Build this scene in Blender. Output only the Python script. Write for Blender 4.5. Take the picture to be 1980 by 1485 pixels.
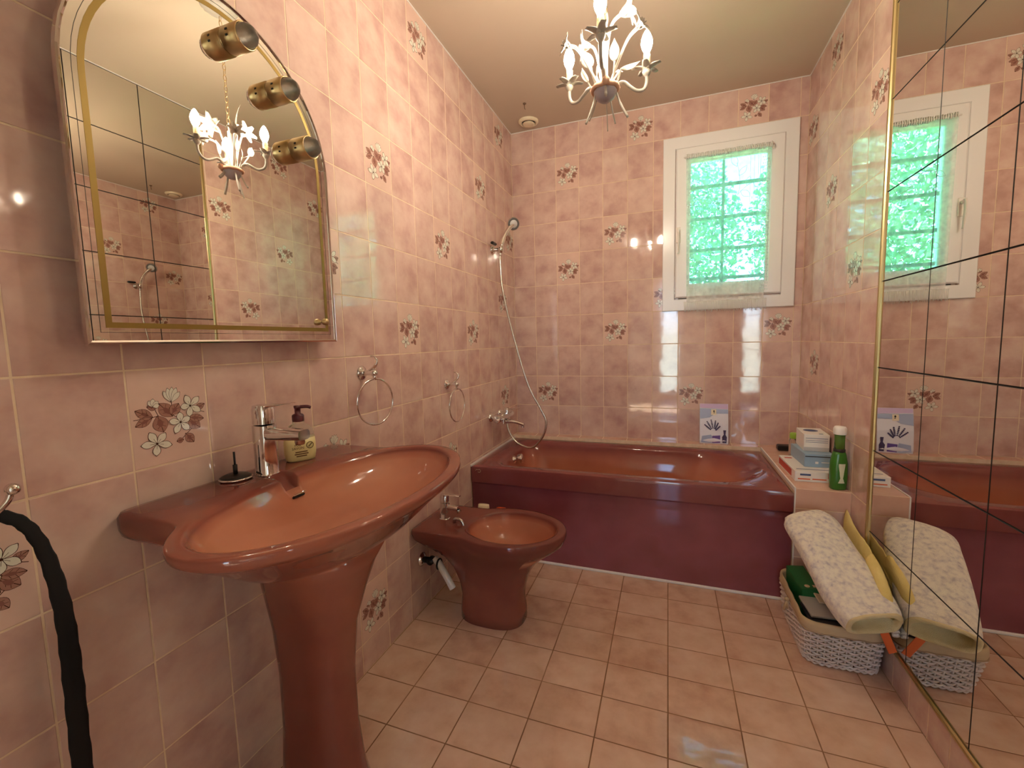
import bpy, bmesh, math, random
from mathutils import Vector, Matrix, Euler, noise as mnoise
random.seed(7)
PI = math.pi
sc = bpy.context.scene
for o in list(bpy.data.objects): bpy.data.objects.remove(o, do_unlink=True)
COL = sc.collection

# ------------------------------------------------------------------ camera
F_PX = 837.55
cd = bpy.data.cameras.new('camera'); cam = bpy.data.objects.new('camera', cd); COL.objects.link(cam)
cd.sensor_width = 36.0; cd.lens = 36.0*F_PX/1980.0; cd.clip_start = 0.02
cd.shift_x = 1.21/1980.0; cd.shift_y = -4.48/1980.0
cam.location = (0.98758, -2.83112, 1.14758)
cam.rotation_euler = Euler((1.4778096, 0.0244354, 0.3452885), 'XYZ')
sc.camera = cam
# ------------------------------------------------------------------ view, world, sun
sc.view_settings.view_transform = 'Standard'
sc.view_settings.look = 'None'
sc.view_settings.exposure = 1.07
sc.view_settings.gamma = 1.0
sc.view_settings.use_curve_mapping = False
wd = bpy.data.worlds.new('sky'); sc.world = wd; wd.use_nodes = True
nt = wd.node_tree; nt.nodes.clear()
wo = nt.nodes.new('ShaderNodeOutputWorld'); wb = nt.nodes.new('ShaderNodeBackground'); ws = nt.nodes.new('ShaderNodeTexSky')
ws.sky_type = 'HOSEK_WILKIE'; ws.turbidity = 3.0; ws.sun_direction = (-0.76, -0.12, 0.64)
wb.inputs['Strength'].default_value = 30.0
nt.links.new(ws.outputs[0], wb.inputs[0]); nt.links.new(wb.outputs[0], wo.inputs[0])
sd = bpy.data.lights.new('sun', 'SUN'); so = bpy.data.objects.new('sun', sd); COL.objects.link(so)
sd.energy = 62.0; sd.angle = 0.01; sd.color = (1.0, 0.97, 0.9)
so.rotation_euler = Vector((0.76, 0.12, -0.64)).to_track_quat('-Z', 'Y').to_euler()
so.location = (2, -3, 8)
BULB = 275.0
sc.cycles.max_bounces = 9; sc.cycles.transmission_bounces = 6

# ------------------------------------------------------------------ room numbers (metres, from the tile grid)
RW, H, YF = 1.686, 2.509, -3.22       # right wall x, ceiling z, front wall y
TW, TH = 0.1533, 0.2                  # wall tile pitch left wall
TB = 0.1495                           # wall tile pitch back wall
FX, FY, OX, OY = 0.2009, 0.15438, 0.1937, 1.6737

# ------------------------------------------------------------------ material helpers
def srgb(r, g, b):
    f = lambda c: (c/255/12.92) if c/255 <= 0.04045 else ((c/255+0.055)/1.055)**2.4
    return (f(r), f(g), f(b), 1.0)
MATS = {}
def mat(name, col=(0.8,0.8,0.8,1), rough=0.5, metal=0.0, coat=0.0, spec=None, emit=None, estr=0.0, alpha=None, trans=0.0, ior=None):
    m = bpy.data.materials.new(name); m.use_nodes = True
    b = m.node_tree.nodes['Principled BSDF']
    if len(col) == 3: col = (*col, 1)
    b.inputs['Base Color'].default_value = col
    b.inputs['Roughness'].default_value = rough
    b.inputs['Metallic'].default_value = metal
    b.inputs['Coat Weight'].default_value = coat
    b.inputs['Coat Roughness'].default_value = 0.04
    if spec is not None: b.inputs['Specular IOR Level'].default_value = spec
    if trans: b.inputs['Transmission Weight'].default_value = trans
    if ior: b.inputs['IOR'].default_value = ior
    if emit:
        b.inputs['Emission Color'].default_value = emit if len(emit) == 4 else (*emit, 1)
        b.inputs['Emission Strength'].default_value = estr
    MATS[name] = m
    return m
def nd(m, t, **kw):
    n = m.node_tree.nodes.new(t)
    for k, v in kw.items():
        if hasattr(n, k) and k not in n.inputs: setattr(n, k, v)
        else: n.inputs[k].default_value = v
    return n
def lk(m, a, b): m.node_tree.links.new(a, b)
def mottled(name, stops, rough=0.15, scale=6.0, detail=4.0, coat=0.0, rnd=0.12, bump=0.0, bscale=20.0, coords='Object', spec=None, offs=True, roughvar=0.0):
    m = mat(name, stops[0][1], rough, coat=coat, spec=spec)
    b = m.node_tree.nodes['Principled BSDF']
    tc = nd(m, 'ShaderNodeTexCoord')
    oi = nd(m, 'ShaderNodeObjectInfo')
    vec = tc.outputs[coords]
    if offs:
        mul = nd(m, 'ShaderNodeVectorMath', operation='SCALE'); mul.inputs['Scale'].default_value = 37.0
        cx = nd(m, 'ShaderNodeCombineXYZ'); lk(m, oi.outputs['Random'], cx.inputs[0]); lk(m, oi.outputs['Random'], cx.inputs[1])
        lk(m, cx.outputs[0], mul.inputs[0])
        ad = nd(m, 'ShaderNodeVectorMath', operation='ADD'); lk(m, vec, ad.inputs[0]); lk(m, mul.outputs[0], ad.inputs[1]); vec = ad.outputs[0]
    nz = nd(m, 'ShaderNodeTexNoise'); nz.inputs['Scale'].default_value = scale; nz.inputs['Detail'].default_value = detail; nz.inputs['Roughness'].default_value = 0.55
    lk(m, vec, nz.inputs['Vector'])
    fac = nz.outputs['Fac']
    if rnd:
        ma = nd(m, 'ShaderNodeMath', operation='MULTIPLY_ADD'); lk(m, oi.outputs['Random'], ma.inputs[0]); ma.inputs[1].default_value = rnd; ma.inputs[2].default_value = -rnd/2
        mb = nd(m, 'ShaderNodeMath', operation='ADD'); lk(m, fac, mb.inputs[0]); lk(m, ma.outputs[0], mb.inputs[1]); fac = mb.outputs[0]
    cr = nd(m, 'ShaderNodeValToRGB'); el = cr.color_ramp.elements
    while len(el) < len(stops): el.new(0.5)
    for e, (p, c) in zip(el, stops): e.position = p; e.color = c if len(c) == 4 else (*c, 1)
    lk(m, fac, cr.inputs['Fac']); lk(m, cr.outputs['Color'], b.inputs['Base Color'])
    if bump:
        n2 = nd(m, 'ShaderNodeTexNoise'); n2.inputs['Scale'].default_value = bscale; n2.inputs['Detail'].default_value = 1.5
        lk(m, vec, n2.inputs['Vector'])
        bp = nd(m, 'ShaderNodeBump'); bp.inputs['Strength'].default_value = bump; bp.inputs['Distance'].default_value = 0.004
        lk(m, n2.outputs['Fac'], bp.inputs['Height']); lk(m, bp.outputs['Normal'], b.inputs['Normal'])
        if coat: lk(m, bp.outputs['Normal'], b.inputs['Coat Normal'])
    return m

# tiles
mottled('wall_tile', [(0.28, (0.52,0.315,0.275)), (0.5, (0.66,0.445,0.38)), (0.72, (0.75,0.56,0.47))], rough=0.05, spec=0.85, scale=9.0, bump=0.08, bscale=13.0, rnd=0.13)
mottled('decor_tile', [(0.25, (0.68,0.46,0.38)), (0.75, (0.78,0.56,0.46))], rough=0.10, scale=9.0, bump=0.10, bscale=13.0, rnd=0.1)
mottled('floor_tile', [(0.27, (0.62,0.385,0.28)), (0.5, (0.76,0.525,0.395)), (0.75, (0.84,0.63,0.50))], rough=0.05, spec=0.85, scale=11.0, bump=0.10, bscale=22.0, rnd=0.22)
mottled('ledge_tile', [(0.25, (0.66,0.39,0.29)), (0.75, (0.76,0.50,0.38))], rough=0.12, scale=9.0, bump=0.08, bscale=13.0, rnd=0.1)
mottled('grout', [(0.3, (0.72,0.54,0.36)), (0.7, (0.84,0.68,0.49))], rough=0.85, scale=30.0, rnd=0, offs=False)
mottled('floor_grout', [(0.3, (0.20,0.10,0.05)), (0.6, (0.34,0.19,0.10)), (0.8, (0.55,0.38,0.25))], rough=0.85, scale=7.0, rnd=0, offs=False)
mottled('ceiling_paint', [(0.3, (0.56,0.45,0.34)), (0.7, (0.60,0.485,0.375))], rough=0.75, scale=1.4, rnd=0, offs=False)
mottled('plain_wall', [(0.3, (0.60,0.46,0.38)), (0.7, (0.64,0.5,0.42))], rough=0.7, scale=2.0, rnd=0, offs=False)
mat('sealant', srgb(236,232,226), 0.4)
mat('print_white', (0.78,0.74,0.62), 0.15); mat('print_line', (0.055,0.018,0.012), 0.2); mat('print_leaf', (0.41,0.21,0.16), 0.15); mat('print_leaf_dark', (0.27,0.12,0.095), 0.15)
# metals, glass
mat('chrome', (0.78,0.76,0.74), 0.07, metal=1.0); mat('chrome_dull', (0.6,0.56,0.5), 0.22, metal=1.0)
mat('brass', (0.68,0.52,0.27), 0.33, metal=1.0); mat('gold_trim', (0.60,0.49,0.25), 0.34, metal=1.0); mat('gold_print', (0.30,0.20,0.05), 0.35, metal=0.6)
mat('mirror', (0.84,0.83,0.79), 0.0, metal=1.0); mat('mirror_wall_glass', (0.80,0.77,0.72), 0.004, metal=1.0)
mat('black', (0.008,0.008,0.008), 0.35); mat('black_cloth', (0.004,0.004,0.004), 0.9); mat('dark', (0.02,0.015,0.012), 0.6)
mat('white_plastic', srgb(240,236,228), 0.3); mat('white_paint', srgb(238,234,222), 0.35); mat('cream', srgb(236,222,190), 0.4)
mat('pvc', srgb(238,238,236), 0.22)

# ------------------------------------------------------------------ mesh helpers
def obj(name, me, parent=None, m=None, loc=None):
    o = bpy.data.objects.new(name, me); COL.objects.link(o)
    if m is not None:
        ms = m if isinstance(m, (list, tuple)) else [m]
        if len(me.materials) == 0:
            for x in ms: me.materials.append(MATS[x])
    if parent: o.parent = parent
    if loc: o.location = loc
    return o
def tag(o, label=None, cat=None, group=None, kind=None):
    if label: o['label'] = label
    if cat: o['category'] = cat
    if group: o['group'] = group
    if kind: o['kind'] = kind
    return o
def thing(name, label, cat, loc=(0,0,0), rz=0.0, group=None):
    o = bpy.data.objects.new(name, None); COL.objects.link(o); o.location = loc; o.rotation_euler = (0,0,rz); o.empty_display_size = 0.05
    return tag(o, label, cat, group)
class MB:
    """collects shapes; build() links them as one mesh object"""
    def __init__(s): s.v = []; s.f = []; s.mi = []; s.sm = []
    def add(s, vs, fs, mi=0, smooth=False):
        k = len(s.v); s.v += [tuple(v) for v in vs]
        for f in fs: s.f.append(tuple(i+k for i in f)); s.mi.append(mi); s.sm.append(smooth)
        return s
    def box(s, c, d, mi=0, bev=0.0, rot=None):
        cx, cy, cz = c; x, y, z = d[0]/2, d[1]/2, d[2]/2
        if bev <= 0:
            vs = [(-x,-y,-z),(x,-y,-z),(x,y,-z),(-x,y,-z),(-x,-y,z),(x,-y,z),(x,y,z),(-x,y,z)]
            fs = [(0,3,2,1),(4,5,6,7),(0,1,5,4),(1,2,6,5),(2,3,7,6),(3,0,4,7)]
        else:
            b = min(bev, x*0.99, y*0.99, z*0.99); vs = []; fs = []
            # chamfered box: 24 verts
            idx = {}
            for sx in (-1,1):
                for sy in (-1,1):
                    for sz in (-1,1):
                        for ax in range(3):
                            p = [sx*(x-b), sy*(y-b), sz*(z-b)]
                            p[ax] = (sx*x, sy*y, sz*z)[ax]
                            idx[(sx,sy,sz,ax)] = len(vs); vs.append(tuple(p))
            for ax in range(3):
                o1, o2 = (ax+1) % 3, (ax+2) % 3
                for sg in (-1,1):
                    q = []
                    for a, c2 in ((-1,-1),(1,-1),(1,1),(-1,1)):
                        k = [0,0,0]; k[ax] = sg; k[o1] = a; k[o2] = c2; q.append(idx[(*k,ax)])
                    fs.append(tuple(q if sg > 0 else q[::-1]))
            for ax in range(3):           # edges parallel to ax
                o1, o2 = (ax+1) % 3, (ax+2) % 3
                for a in (-1,1):
                    for c2 in (-1,1):
                        k0 = [0,0,0]; k0[ax] = -1; k0[o1] = a; k0[o2] = c2; k1 = list(k0); k1[ax] = 1
                        q = [idx[(*k0,o1)], idx[(*k0,o2)], idx[(*k1,o2)], idx[(*k1,o1)]]
                        fs.append(tuple(q if a*c2 < 0 else q[::-1]))
            for sx in (-1,1):
                for sy in (-1,1):
                    for sz in (-1,1):
                        q = [idx[(sx,sy,sz,0)], idx[(sx,sy,sz,1)], idx[(sx,sy,sz,2)]]
                        fs.append(tuple(q if sx*sy*sz > 0 else q[::-1]))
        if rot is not None: vs = [tuple(rot @ Vector(v)) for v in vs]
        return s.add([(v[0]+cx, v[1]+cy, v[2]+cz) for v in vs], fs, mi)
    def tube(s, pts, r, seg=10, mi=0, caps=True, closed=False, flat=None):
        pts = [Vector(p) for p in pts]; n = len(pts)
        rs = r if isinstance(r, (list, tuple)) else [r]*n
        vs = []; fs = []
        def tan(i):
            if closed: return (pts[(i+1) % n]-pts[(i-1) % n]).normalized()
            return (pts[min(i+1,n-1)]-pts[max(i-1,0)]).normalized()
        t0 = tan(0); up = Vector((0,0,1)) if abs(t0.z) < 0.9 else Vector((1,0,0))
        nrm = t0.cross(up).normalized()
        for i in range(n):
            t = tan(i); nrm = (nrm - t*nrm.dot(t)).normalized(); b = t.cross(nrm)
            for k in range(seg):
                a = 2*PI*k/seg; fl = 1.0 if flat is None else flat
                vs.append(pts[i] + rs[i]*(math.cos(a)*nrm + math.sin(a)*b*fl))
        m = n if closed else n-1
        for i in range(m):
            for k in range(seg):
                a, b2 = i*seg+k, i*seg+(k+1) % seg; c, d2 = ((i+1) % n)*seg+(k+1) % seg, ((i+1) % n)*seg+k
                fs.append((a, b2, c, d2))
        if caps and not closed:
            fs.append(tuple(range(seg-1,-1,-1))); fs.append(tuple((n-1)*seg+k for k in range(seg)))
        return s.add(vs, fs, mi, True)
    def lathe(s, prof, seg=24, mi=0, M=None, a0=0.0, a1=2*PI):
        vs = []; fs = []; full = abs(a1-a0-2*PI) < 1e-6; ns = seg if full else seg+1
        for (r, z) in prof:
            for k in range(ns):
                a = a0+(a1-a0)*k/seg; vs.append(Vector((r*math.cos(a), r*math.sin(a), z)))
        for i in range(len(prof)-1):
            for k in range(seg):
                k2 = (k+1) % ns; fs.append((i*ns+k, i*ns+k2, (i+1)*ns+k2, (i+1)*ns+k))
        if M is not None: vs = [M @ v for v in vs]
        return s.add(vs, fs, mi, True)
    def loft(s, rings, mi=0, cap0=True, cap1=True, closed=True, smooth=True):
        n = len(rings[0]); vs = [v for r in rings for v in r]; fs = []
        for i in range(len(rings)-1):
            for k in range(n if closed else n-1):
                fs.append((i*n+k, i*n+(k+1) % n, (i+1)*n+(k+1) % n, (i+1)*n+k))
        if cap0: fs.append(tuple(range(n-1,-1,-1)))
        if cap1: fs.append(tuple((len(rings)-1)*n+k for k in range(n)))
        return s.add(vs, fs, mi, smooth)
    def sphere(s, c, r, u=16, v=10, mi=0, sc_=(1,1,1)):
        prof = [(max(1e-5, r*math.sin(PI*i/v)), -r*math.cos(PI*i/v)) for i in range(v+1)]
        M = Matrix.Translation(Vector(c)) @ Matrix.Diagonal((*sc_,1))
        return s.lathe(prof, u, mi, M)
    def mesh(s, name):
        me = bpy.data.meshes.new(name); me.from_pydata(s.v, [], s.f)
        me.polygons.foreach_set('material_index', s.mi); me.polygons.foreach_set('use_smooth', s.sm)
        bm = bmesh.new(); bm.from_mesh(me); bmesh.ops.recalc_face_normals(bm, faces=bm.faces); bm.to_mesh(me); bm.free()
        me.update(); return me
    def build(s, name, m, parent=None, loc=None):
        me = s.mesh(name)
        for x in (m if isinstance(m, (list, tuple)) else [m]): me.materials.append(MATS[x])
        return obj(name, me, parent, None, loc)
def autosmooth(o, ang=0.6):
    me = o.data
    me.polygons.foreach_set('use_smooth', [True]*len(me.polygons))
    try: me.set_sharp_from_angle(angle=ang)
    except Exception: pass
    return o
def copy_tree(o, parent=None):
    c = o.copy(); COL.objects.link(c); c.parent = parent
    for ch in list(o.children): copy_tree(ch, c)
    return c
def catmull(pts, n=8):
    P = [Vector(p) for p in pts]; out = []
    for i in range(len(P)-1):
        p0, p1, p2, p3 = P[max(i-1,0)], P[i], P[i+1], P[min(i+2,len(P)-1)]
        for k in range(n):
            t = k/n
            out.append(0.5*((2*p1)+(-p0+p2)*t+(2*p0-5*p1+4*p2-p3)*t*t+(-p0+3*p1-3*p2+p3)*t**3))
    out.append(P[-1]); return out
def text_mesh(name, s, size, m, parent, M, align='CENTER', ext=0.0002):
    cu = bpy.data.curves.new(name, 'FONT'); cu.body = s; cu.size = size; cu.align_x = align; cu.align_y = 'CENTER'; cu.extrude = ext; cu.resolution_u = 2
    t = bpy.data.objects.new(name, cu); COL.objects.link(t)
    me = bpy.data.meshes.new_from_object(t); bpy.data.objects.remove(t); me.name = name
    me.materials.clear(); me.materials.append(MATS[m])
    o = bpy.data.objects.new(name, me); COL.objects.link(o); o.parent = parent; o.matrix_local = M
    return o
def frame(o, x, y, z):            # 4x4 from origin and three axes
    x, y, z = Vector(x), Vector(y), Vector(z)
    return Matrix(((x[0],y[0],z[0],o[0]),(x[1],y[1],z[1],o[1]),(x[2],y[2],z[2],o[2]),(0,0,0,1)))

# ------------------------------------------------------------------ the flower print (flat), in tile units 0..1
def flower_print(w, h):
    mb = MB()
    # four corners of the tile the drawing was read from, for turning drawing points into tile units
    TL, TR, BL, BR = (895,290), (1472,255), (968,1012), (1522,869)
    def uv(p):
        x, y = p; u, v = 0.5, 0.5
        for _ in range(12):
            top = [TL[i]+(TR[i]-TL[i])*u for i in (0,1)]; bot = [BL[i]+(BR[i]-BL[i])*u for i in (0,1)]
            v = (y-top[1])/(bot[1]-top[1])
            lf = TL[0]+(BL[0]-TL[0])*v; rt = TR[0]+(BR[0]-TR[0])*v
            u = (x-lf)/(rt-lf)
        return u, 1-v
    def P(p):
        u, v = uv(p); return Vector(((u-0.5)*w*0.96, (v-0.5)*h*0.96))
    def poly(pts, z, mi):
        c = sum(pts, Vector((0,0)))/len(pts)
        mb.add([(c.x,c.y,z)]+[(p.x,p.y,z) for p in pts], [(0,i+1,(i+1) % len(pts)+1) for i in range(len(pts))], mi)
    cnt = [0]
    def petal(a, b, wd, z, fill=0, line=1, wid=0.0007, peak=0.55, n=7):
        cnt[0] += 1; z = z+cnt[0]*0.000012
        a, b = Vector(a), Vector(b); d = b-a; L = d.length; t = d/L; nn = Vector((-t.y,t.x))
        def shape(g):
            up = []; dn = []
            for i in range(n+1):
                s = i/n; k = math.sin(PI*min(1, s**(math.log(0.5)/math.log(peak))))**0.8
                q = a+t*(L*s+ (g if i == n else (-g if i == 0 else 0)))
                up.append(q+nn*(wd*k+g)); dn.append(q-nn*(wd*k+g))
            return up+dn[::-1][1:-1] if False else up+dn[::-1]
        poly(shape(wid), z, line); poly(shape(0), z+0.000006, fill)
    def line(a, b, z, wd=0.0005, mi=1):
        a, b = Vector(a), Vector(b); t = (b-a).normalized(); nn = Vector((-t.y,t.x))*wd
        mb.add([(q.x,q.y,z) for q in (a+nn,b+nn,b-nn,a-nn)], [(0,1,2,3)], mi)
    def leaf(a, b, wd, z):
        a, b = P(a), P(b); petal(a, b, wd*w, z, 2, 1, 0.0007, 0.5)
        z += cnt[0]*0.000012; line(a, b, z+0.0001, 0.0005); m = (a+b)/2; t = (b-a); nn = Vector((-t.y,t.x))*0.22
        petal(a+(b-a)*0.15, a+(b-a)*0.7, wd*w*0.38, z+0.00007, 3, 3, 0)
        for s in (0.3,0.55): line(a+t*s, a+t*(s+0.18)+nn, z+0.0001, 0.0003); line(a+t*s, a+t*(s+0.18)-nn, z+0.0001, 0.0003)
    z = 0.0002
    for a, b in (((1070,625),(1120,610)),((1090,560),(1115,610)),((1215,510),(1215,605)),((1372,700),(1290,785)),((945,645),(1075,622)),((1400,560),(1480,575)),((1220,600),(1290,640))): line(P(a), P(b), z, 0.0006)
    leaf((1075,622),(955,575),0.062,z+0.0001); leaf((1070,628),(960,692),0.055,z+0.0001); leaf((1110,612),(1155,730),0.095,z+0.0002)
    leaf((1222,612),(1120,520),0.085,z+0.0001); leaf((1212,602),(1268,518),0.07,z+0.0002); leaf((1345,640),(1440,690),0.075,z+0.0001)
    leaf((1345,620),(1470,622),0.055,z+0.0002); leaf((1395,560),(1480,515),0.045,z+0.0001); leaf((1322,740),(1388,800),0.06,z+0.0001)
    leaf((1255,800),(1305,785),0.035,z+0.0001); leaf((1035,545),(1110,540),0.05,z+0.0001)
    def bloom(c, tips, z, wd=0.043):
        c0 = P(c)
        for t in tips:
            tp = P(t); petal(c0, tp, wd*w, z, 0, 1, 0.0009, 0.6); line(c0, c0+(tp-c0)*0.45, z+cnt[0]*0.000012+0.00009, 0.0003)
        poly([c0+Vector((math.cos(k*PI/4),math.sin(k*PI/4)))*0.0022 for k in range(8)], z+cnt[0]*0.000012+0.0001, 1)
    bloom((1360,533), ((1322,458),(1432,466),(1445,570),(1353,612),(1283,545)), z+0.0004)
    bloom((1282,656), ((1275,583),(1357,618),(1350,708),(1240,740),(1195,650)), z+0.0006)
    bloom((1107,820), ((1052,738),(1167,738),(1214,826),(1104,910),(997,836)), z+0.0004, 0.046)
    for t in ((1150,430),(1180,405),(1215,398),(1250,402),(1276,432)): petal(P((1212,508)), P(t), 0.032*w, z+0.0004, 0, 1, 0.0006, 0.6)
    for t in ((1045,500),(1075,485),(1112,503),(1120,528)): petal(P((1075,545)), P(t), 0.03*w, z+0.0004, 0, 1, 0.0006, 0.6)
    me = mb.mesh('flower_print')
    for x in ('print_white','print_line','print_leaf','print_leaf_dark'): me.materials.append(MATS[x])
    return me
FP = {}
def get_print(w, h):
    k = (round(w,4), round(h,4))
    if k not in FP: FP[k] = flower_print(w, h)
    return FP[k]
TM = {}
GAP = 0.0027
def tile_mesh(w, h, m):
    k = (round(w,4), round(h,4), m)
    if k in TM: return TM[k]
    x, y, b = (w-GAP)/2, (h-GAP)/2, 0.0013
    vs = [(sx*(x-b), sy*(y-b), 0) for sx, sy in ((-1,-1),(1,-1),(1,1),(-1,1))]
    vs += [(sx*(x-b*0.35), sy*(y-b*0.35), -0.0004) for sx, sy in ((-1,-1),(1,-1),(1,1),(-1,1))]
    vs += [(sx*x, sy*y, -0.0042) for sx, sy in ((-1,-1),(1,-1),(1,1),(-1,1))]
    fs = [(0,1,2,3)]
    for r in (0,4):
        for i in range(4): j = (i+1) % 4; fs.append((r+4+i, r+4+j, r+j, r+i))
    me = bpy.data.meshes.new('tile'); me.from_pydata(vs, [], fs); me.materials.append(MATS[m]); me.update()
    TM[k] = me; return me
def lay(parent, name, org, ux, uy, us, vs, m, decor=(), skip=None, tilt=0.0016, dm='decor_tile'):
    """tiles between the lines us (along ux) and vs (along uy)"""
    ux, uy = Vector(ux), Vector(uy); uz = ux.cross(uy)
    for i in range(len(us)-1):
        for j in range(len(vs)-1):
            w, h = us[i+1]-us[i], vs[j+1]-vs[j]
            if w < 0.008 or h < 0.008: continue
            c = Vector(org)+ux*(us[i]+us[i+1])/2+uy*(vs[j]+vs[j+1])/2
            if skip and skip(i, j, c): continue
            dec = (i, j) in decor
            o = obj(name, tile_mesh(w, h, dm if dec else m), parent)
            R = Euler((random.uniform(-tilt,tilt), random.uniform(-tilt,tilt), random.uniform(-tilt,tilt)*0.5)).to_matrix().to_4x4()
            o.matrix_local = frame(c, ux, uy, uz) @ R
            if dec:
                p = obj('flower_print', get_print(w, h), o)
                o['label'] = 'paler tile printed with white flowers and brown leaves'
def slab(name, boxes, m):
    mb = MB()
    for c, d in boxes: mb.box(c, d)
    o = mb.build(name, m); o['kind'] = 'structure'; return o
def bx(x0, x1, y0, y1, z0, z1): return (((x0+x1)/2,(y0+y1)/2,(z0+z1)/2), (x1-x0,y1-y0,z1-z0))
T = 0.0042
# ------------------------------------------------------------------ the room
GR = 0.0007                                   # grout lies this far behind the tile faces
WX0, WX1, WZ0, WZ1 = 1.005, 1.600, 1.355, 2.262      # window opening
wl = slab('wall_left', [bx(-0.12, -GR, YF-0.1, 0.12, -0.1, H+0.1)], 'grout')
wbk = slab('wall_back', [bx(-0.0, WX0, GR, 0.20, -0.1, H+0.1), bx(WX1, RW, GR, 0.20, -0.1, H+0.1), bx(WX0, WX1, GR, 0.20, -0.1, WZ0), bx(WX0, WX1, GR, 0.20, WZ1, H+0.1)], 'grout')
wr = slab('wall_right', [bx(RW+GR, RW+0.12, YF-0.1, 0.2, -0.1, H+0.1)], 'grout')
DX0, DX1, DZ = 0.50, 1.50, 2.08               # doorway behind the camera
wf = slab('wall_front', [bx(0, DX0, YF-0.1, YF, 0, H+0.1), bx(DX1, RW, YF-0.1, YF, 0, H+0.1), bx(DX0, DX1, YF-0.1, YF, DZ, H+0.1)], 'plain_wall')
fl = slab('floor', [bx(-0.1, RW+0.1, YF-0.1, 0.15, -0.1, -GR)], 'floor_grout')
mottled('hall_floor', [(0.3, (0.26,0.19,0.13)), (0.7, (0.34,0.25,0.17))], rough=0.4, scale=3.0, rnd=0, offs=False)
slab('floor_hall', [bx(-1.2, RW+0.1, YF-2.7, YF-0.1, -0.1, -GR)], 'hall_floor')
ce = slab('ceiling', [bx(-1.2, RW+0.1, YF-2.7, 0.15, H, H+0.1)], 'ceiling_paint')
# hall beyond the doorway, with a window to the sky
hl = slab('wall_hall', [bx(RW+0.02, RW+0.12, YF-2.6, YF-0.1, 0, H), bx(-1.2, -0.12, YF-0.2, YF-0.1, 0, H),
      bx(-1.2, 0.86, YF-2.7, YF-2.6, 0, H), bx(1.16, RW+0.1, YF-2.7, YF-2.6, 0, H), bx(0.86, 1.16, YF-2.7, YF-2.6, 0, 0.15), bx(0.86, 1.16, YF-2.7, YF-2.6, 2.15, H),
      bx(-1.2, -1.1, YF-2.6, YF-0.2, 0, 1.0), bx(-1.2, -1.1, YF-2.6, YF-0.2, 2.0, H), bx(-1.2, -1.1, YF-2.6, YF-1.9, 1.0, 2.0), bx(-1.2, -1.1, YF-1.3, YF-0.2, 1.0, 2.0)], 'white_paint')  # gap left in this unseen side wall is added to bring in fill light

LED, TUBX, TUBY = 0.51, 1.49, -0.782          # ledge height, tub right end, tub front
vz = [-(H-12*TH)]+[TH*k for k in range(0,13)]
rows = [0.0]+[H-TH*r for r in range(12,-1,-1)]   # line heights, floor to ceiling; row index r counts from the ceiling
def rj(r): return len(rows)-2-r
LC = 21
ys = [-TW*(LC-k) for k in range(LC+1)]        # left wall: column i ends at ys[i+1]; photo column k is i = k+LC-16
dl = [(1,7),(-1,8),(7,6),(11,6),(9,4),(12,2),(14,0),(8,0),(6,3),(15,3),(14,5),(4,5),(14,8),(9,9),(4,8),(5,11),(2,2),(-3,5),(0,1)]
lay(wl, 'wall_tile', (0,0,0), (0,1,0), (0,0,1), ys, rows, 'wall_tile', {(k+LC-16, rj(r)) for k, r in dl},
    skip=lambda i, j, c: c.y > -0.70 and c.z < 0.30)
xs = [TB*k for k in range(12)]+[RW]
db = [(5,0),(2,1),(4,3),(2,4),(6,5),(4,6),(1,8),(10,6),(7,8),(9,0)]
def wskip(i, j, c): return (1.1 < c.x < 1.45 and 1.36 < c.z < 2.25) or c.z < 0.50
lay(wbk, 'wall_tile', (0,0,0), (1,0,0), (0,0,1), xs, rows, 'wall_tile', {(i, rj(r)) for i, r in db}, skip=wskip)
MY = -0.955                                   # where the wall of mirror tiles begins
yr = [0.0, 0.015+TW]+[0.015+TW*k for k in range(2,7)]+[-MY]
dr = [(0,1),(2,0),(2,3),(5,2),(1,7),(4,5)]
lay(wr, 'wall_tile', (RW,0,0), (0,-1,0), (0,0,1), yr, rows, 'wall_tile', {(i, rj(r)) for i, r in dr}, skip=lambda i, j, c: c.y > -0.78 and c.z < 0.5)
# floor
fxs = [0.0]+[OX+FX*k for k in range(8)]+[RW]
fxs = [v for v in fxs if v < RW-0.01]+[RW]
fys = [-(OY-FY*m) for m in range(-10,7)]
fys = [YF]+[v for v in fys if v > YF+0.02]
lay(fl, 'floor_tile', (0,0,0), (1,0,0), (0,1,0), fxs, fys, 'floor_tile', tilt=0.003)
# masonry ledge around the tub
tr1 = slab('trim_1', [bx(0.0, TUBX, -0.072, -GR, 0, LED-GR), bx(TUBX+0.001, RW-GR, -0.788+GR, -GR, 0, LED-GR)], 'grout')
lay(tr1, 'ledge_tile', (0,0,LED), (1,0,0), (0,1,0), [TB*k for k in range(10)]+[TUBX], [-0.073, -0.0012], 'ledge_tile')
lay(tr1, 'ledge_tile', (0,0,LED), (1,0,0), (0,1,0), [TUBX+0.001, RW], [-0.788,-0.60,-0.40,-0.20,-0.0012], 'ledge_tile')
lay(tr1, 'ledge_tile', (0,-0.788,0), (1,0,0), (0,0,1), [TUBX+0.001, RW], [0.0,0.215,0.425], 'wall_tile')
lay(tr1, 'ledge_tile', (0,-0.788,0), (1,0,0), (0,0,1), [TUBX+0.001, RW], [0.425,LED], 'ledge_tile')
tag(tr1, 'pink tiled ledge running behind and beside the bathtub')
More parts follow.
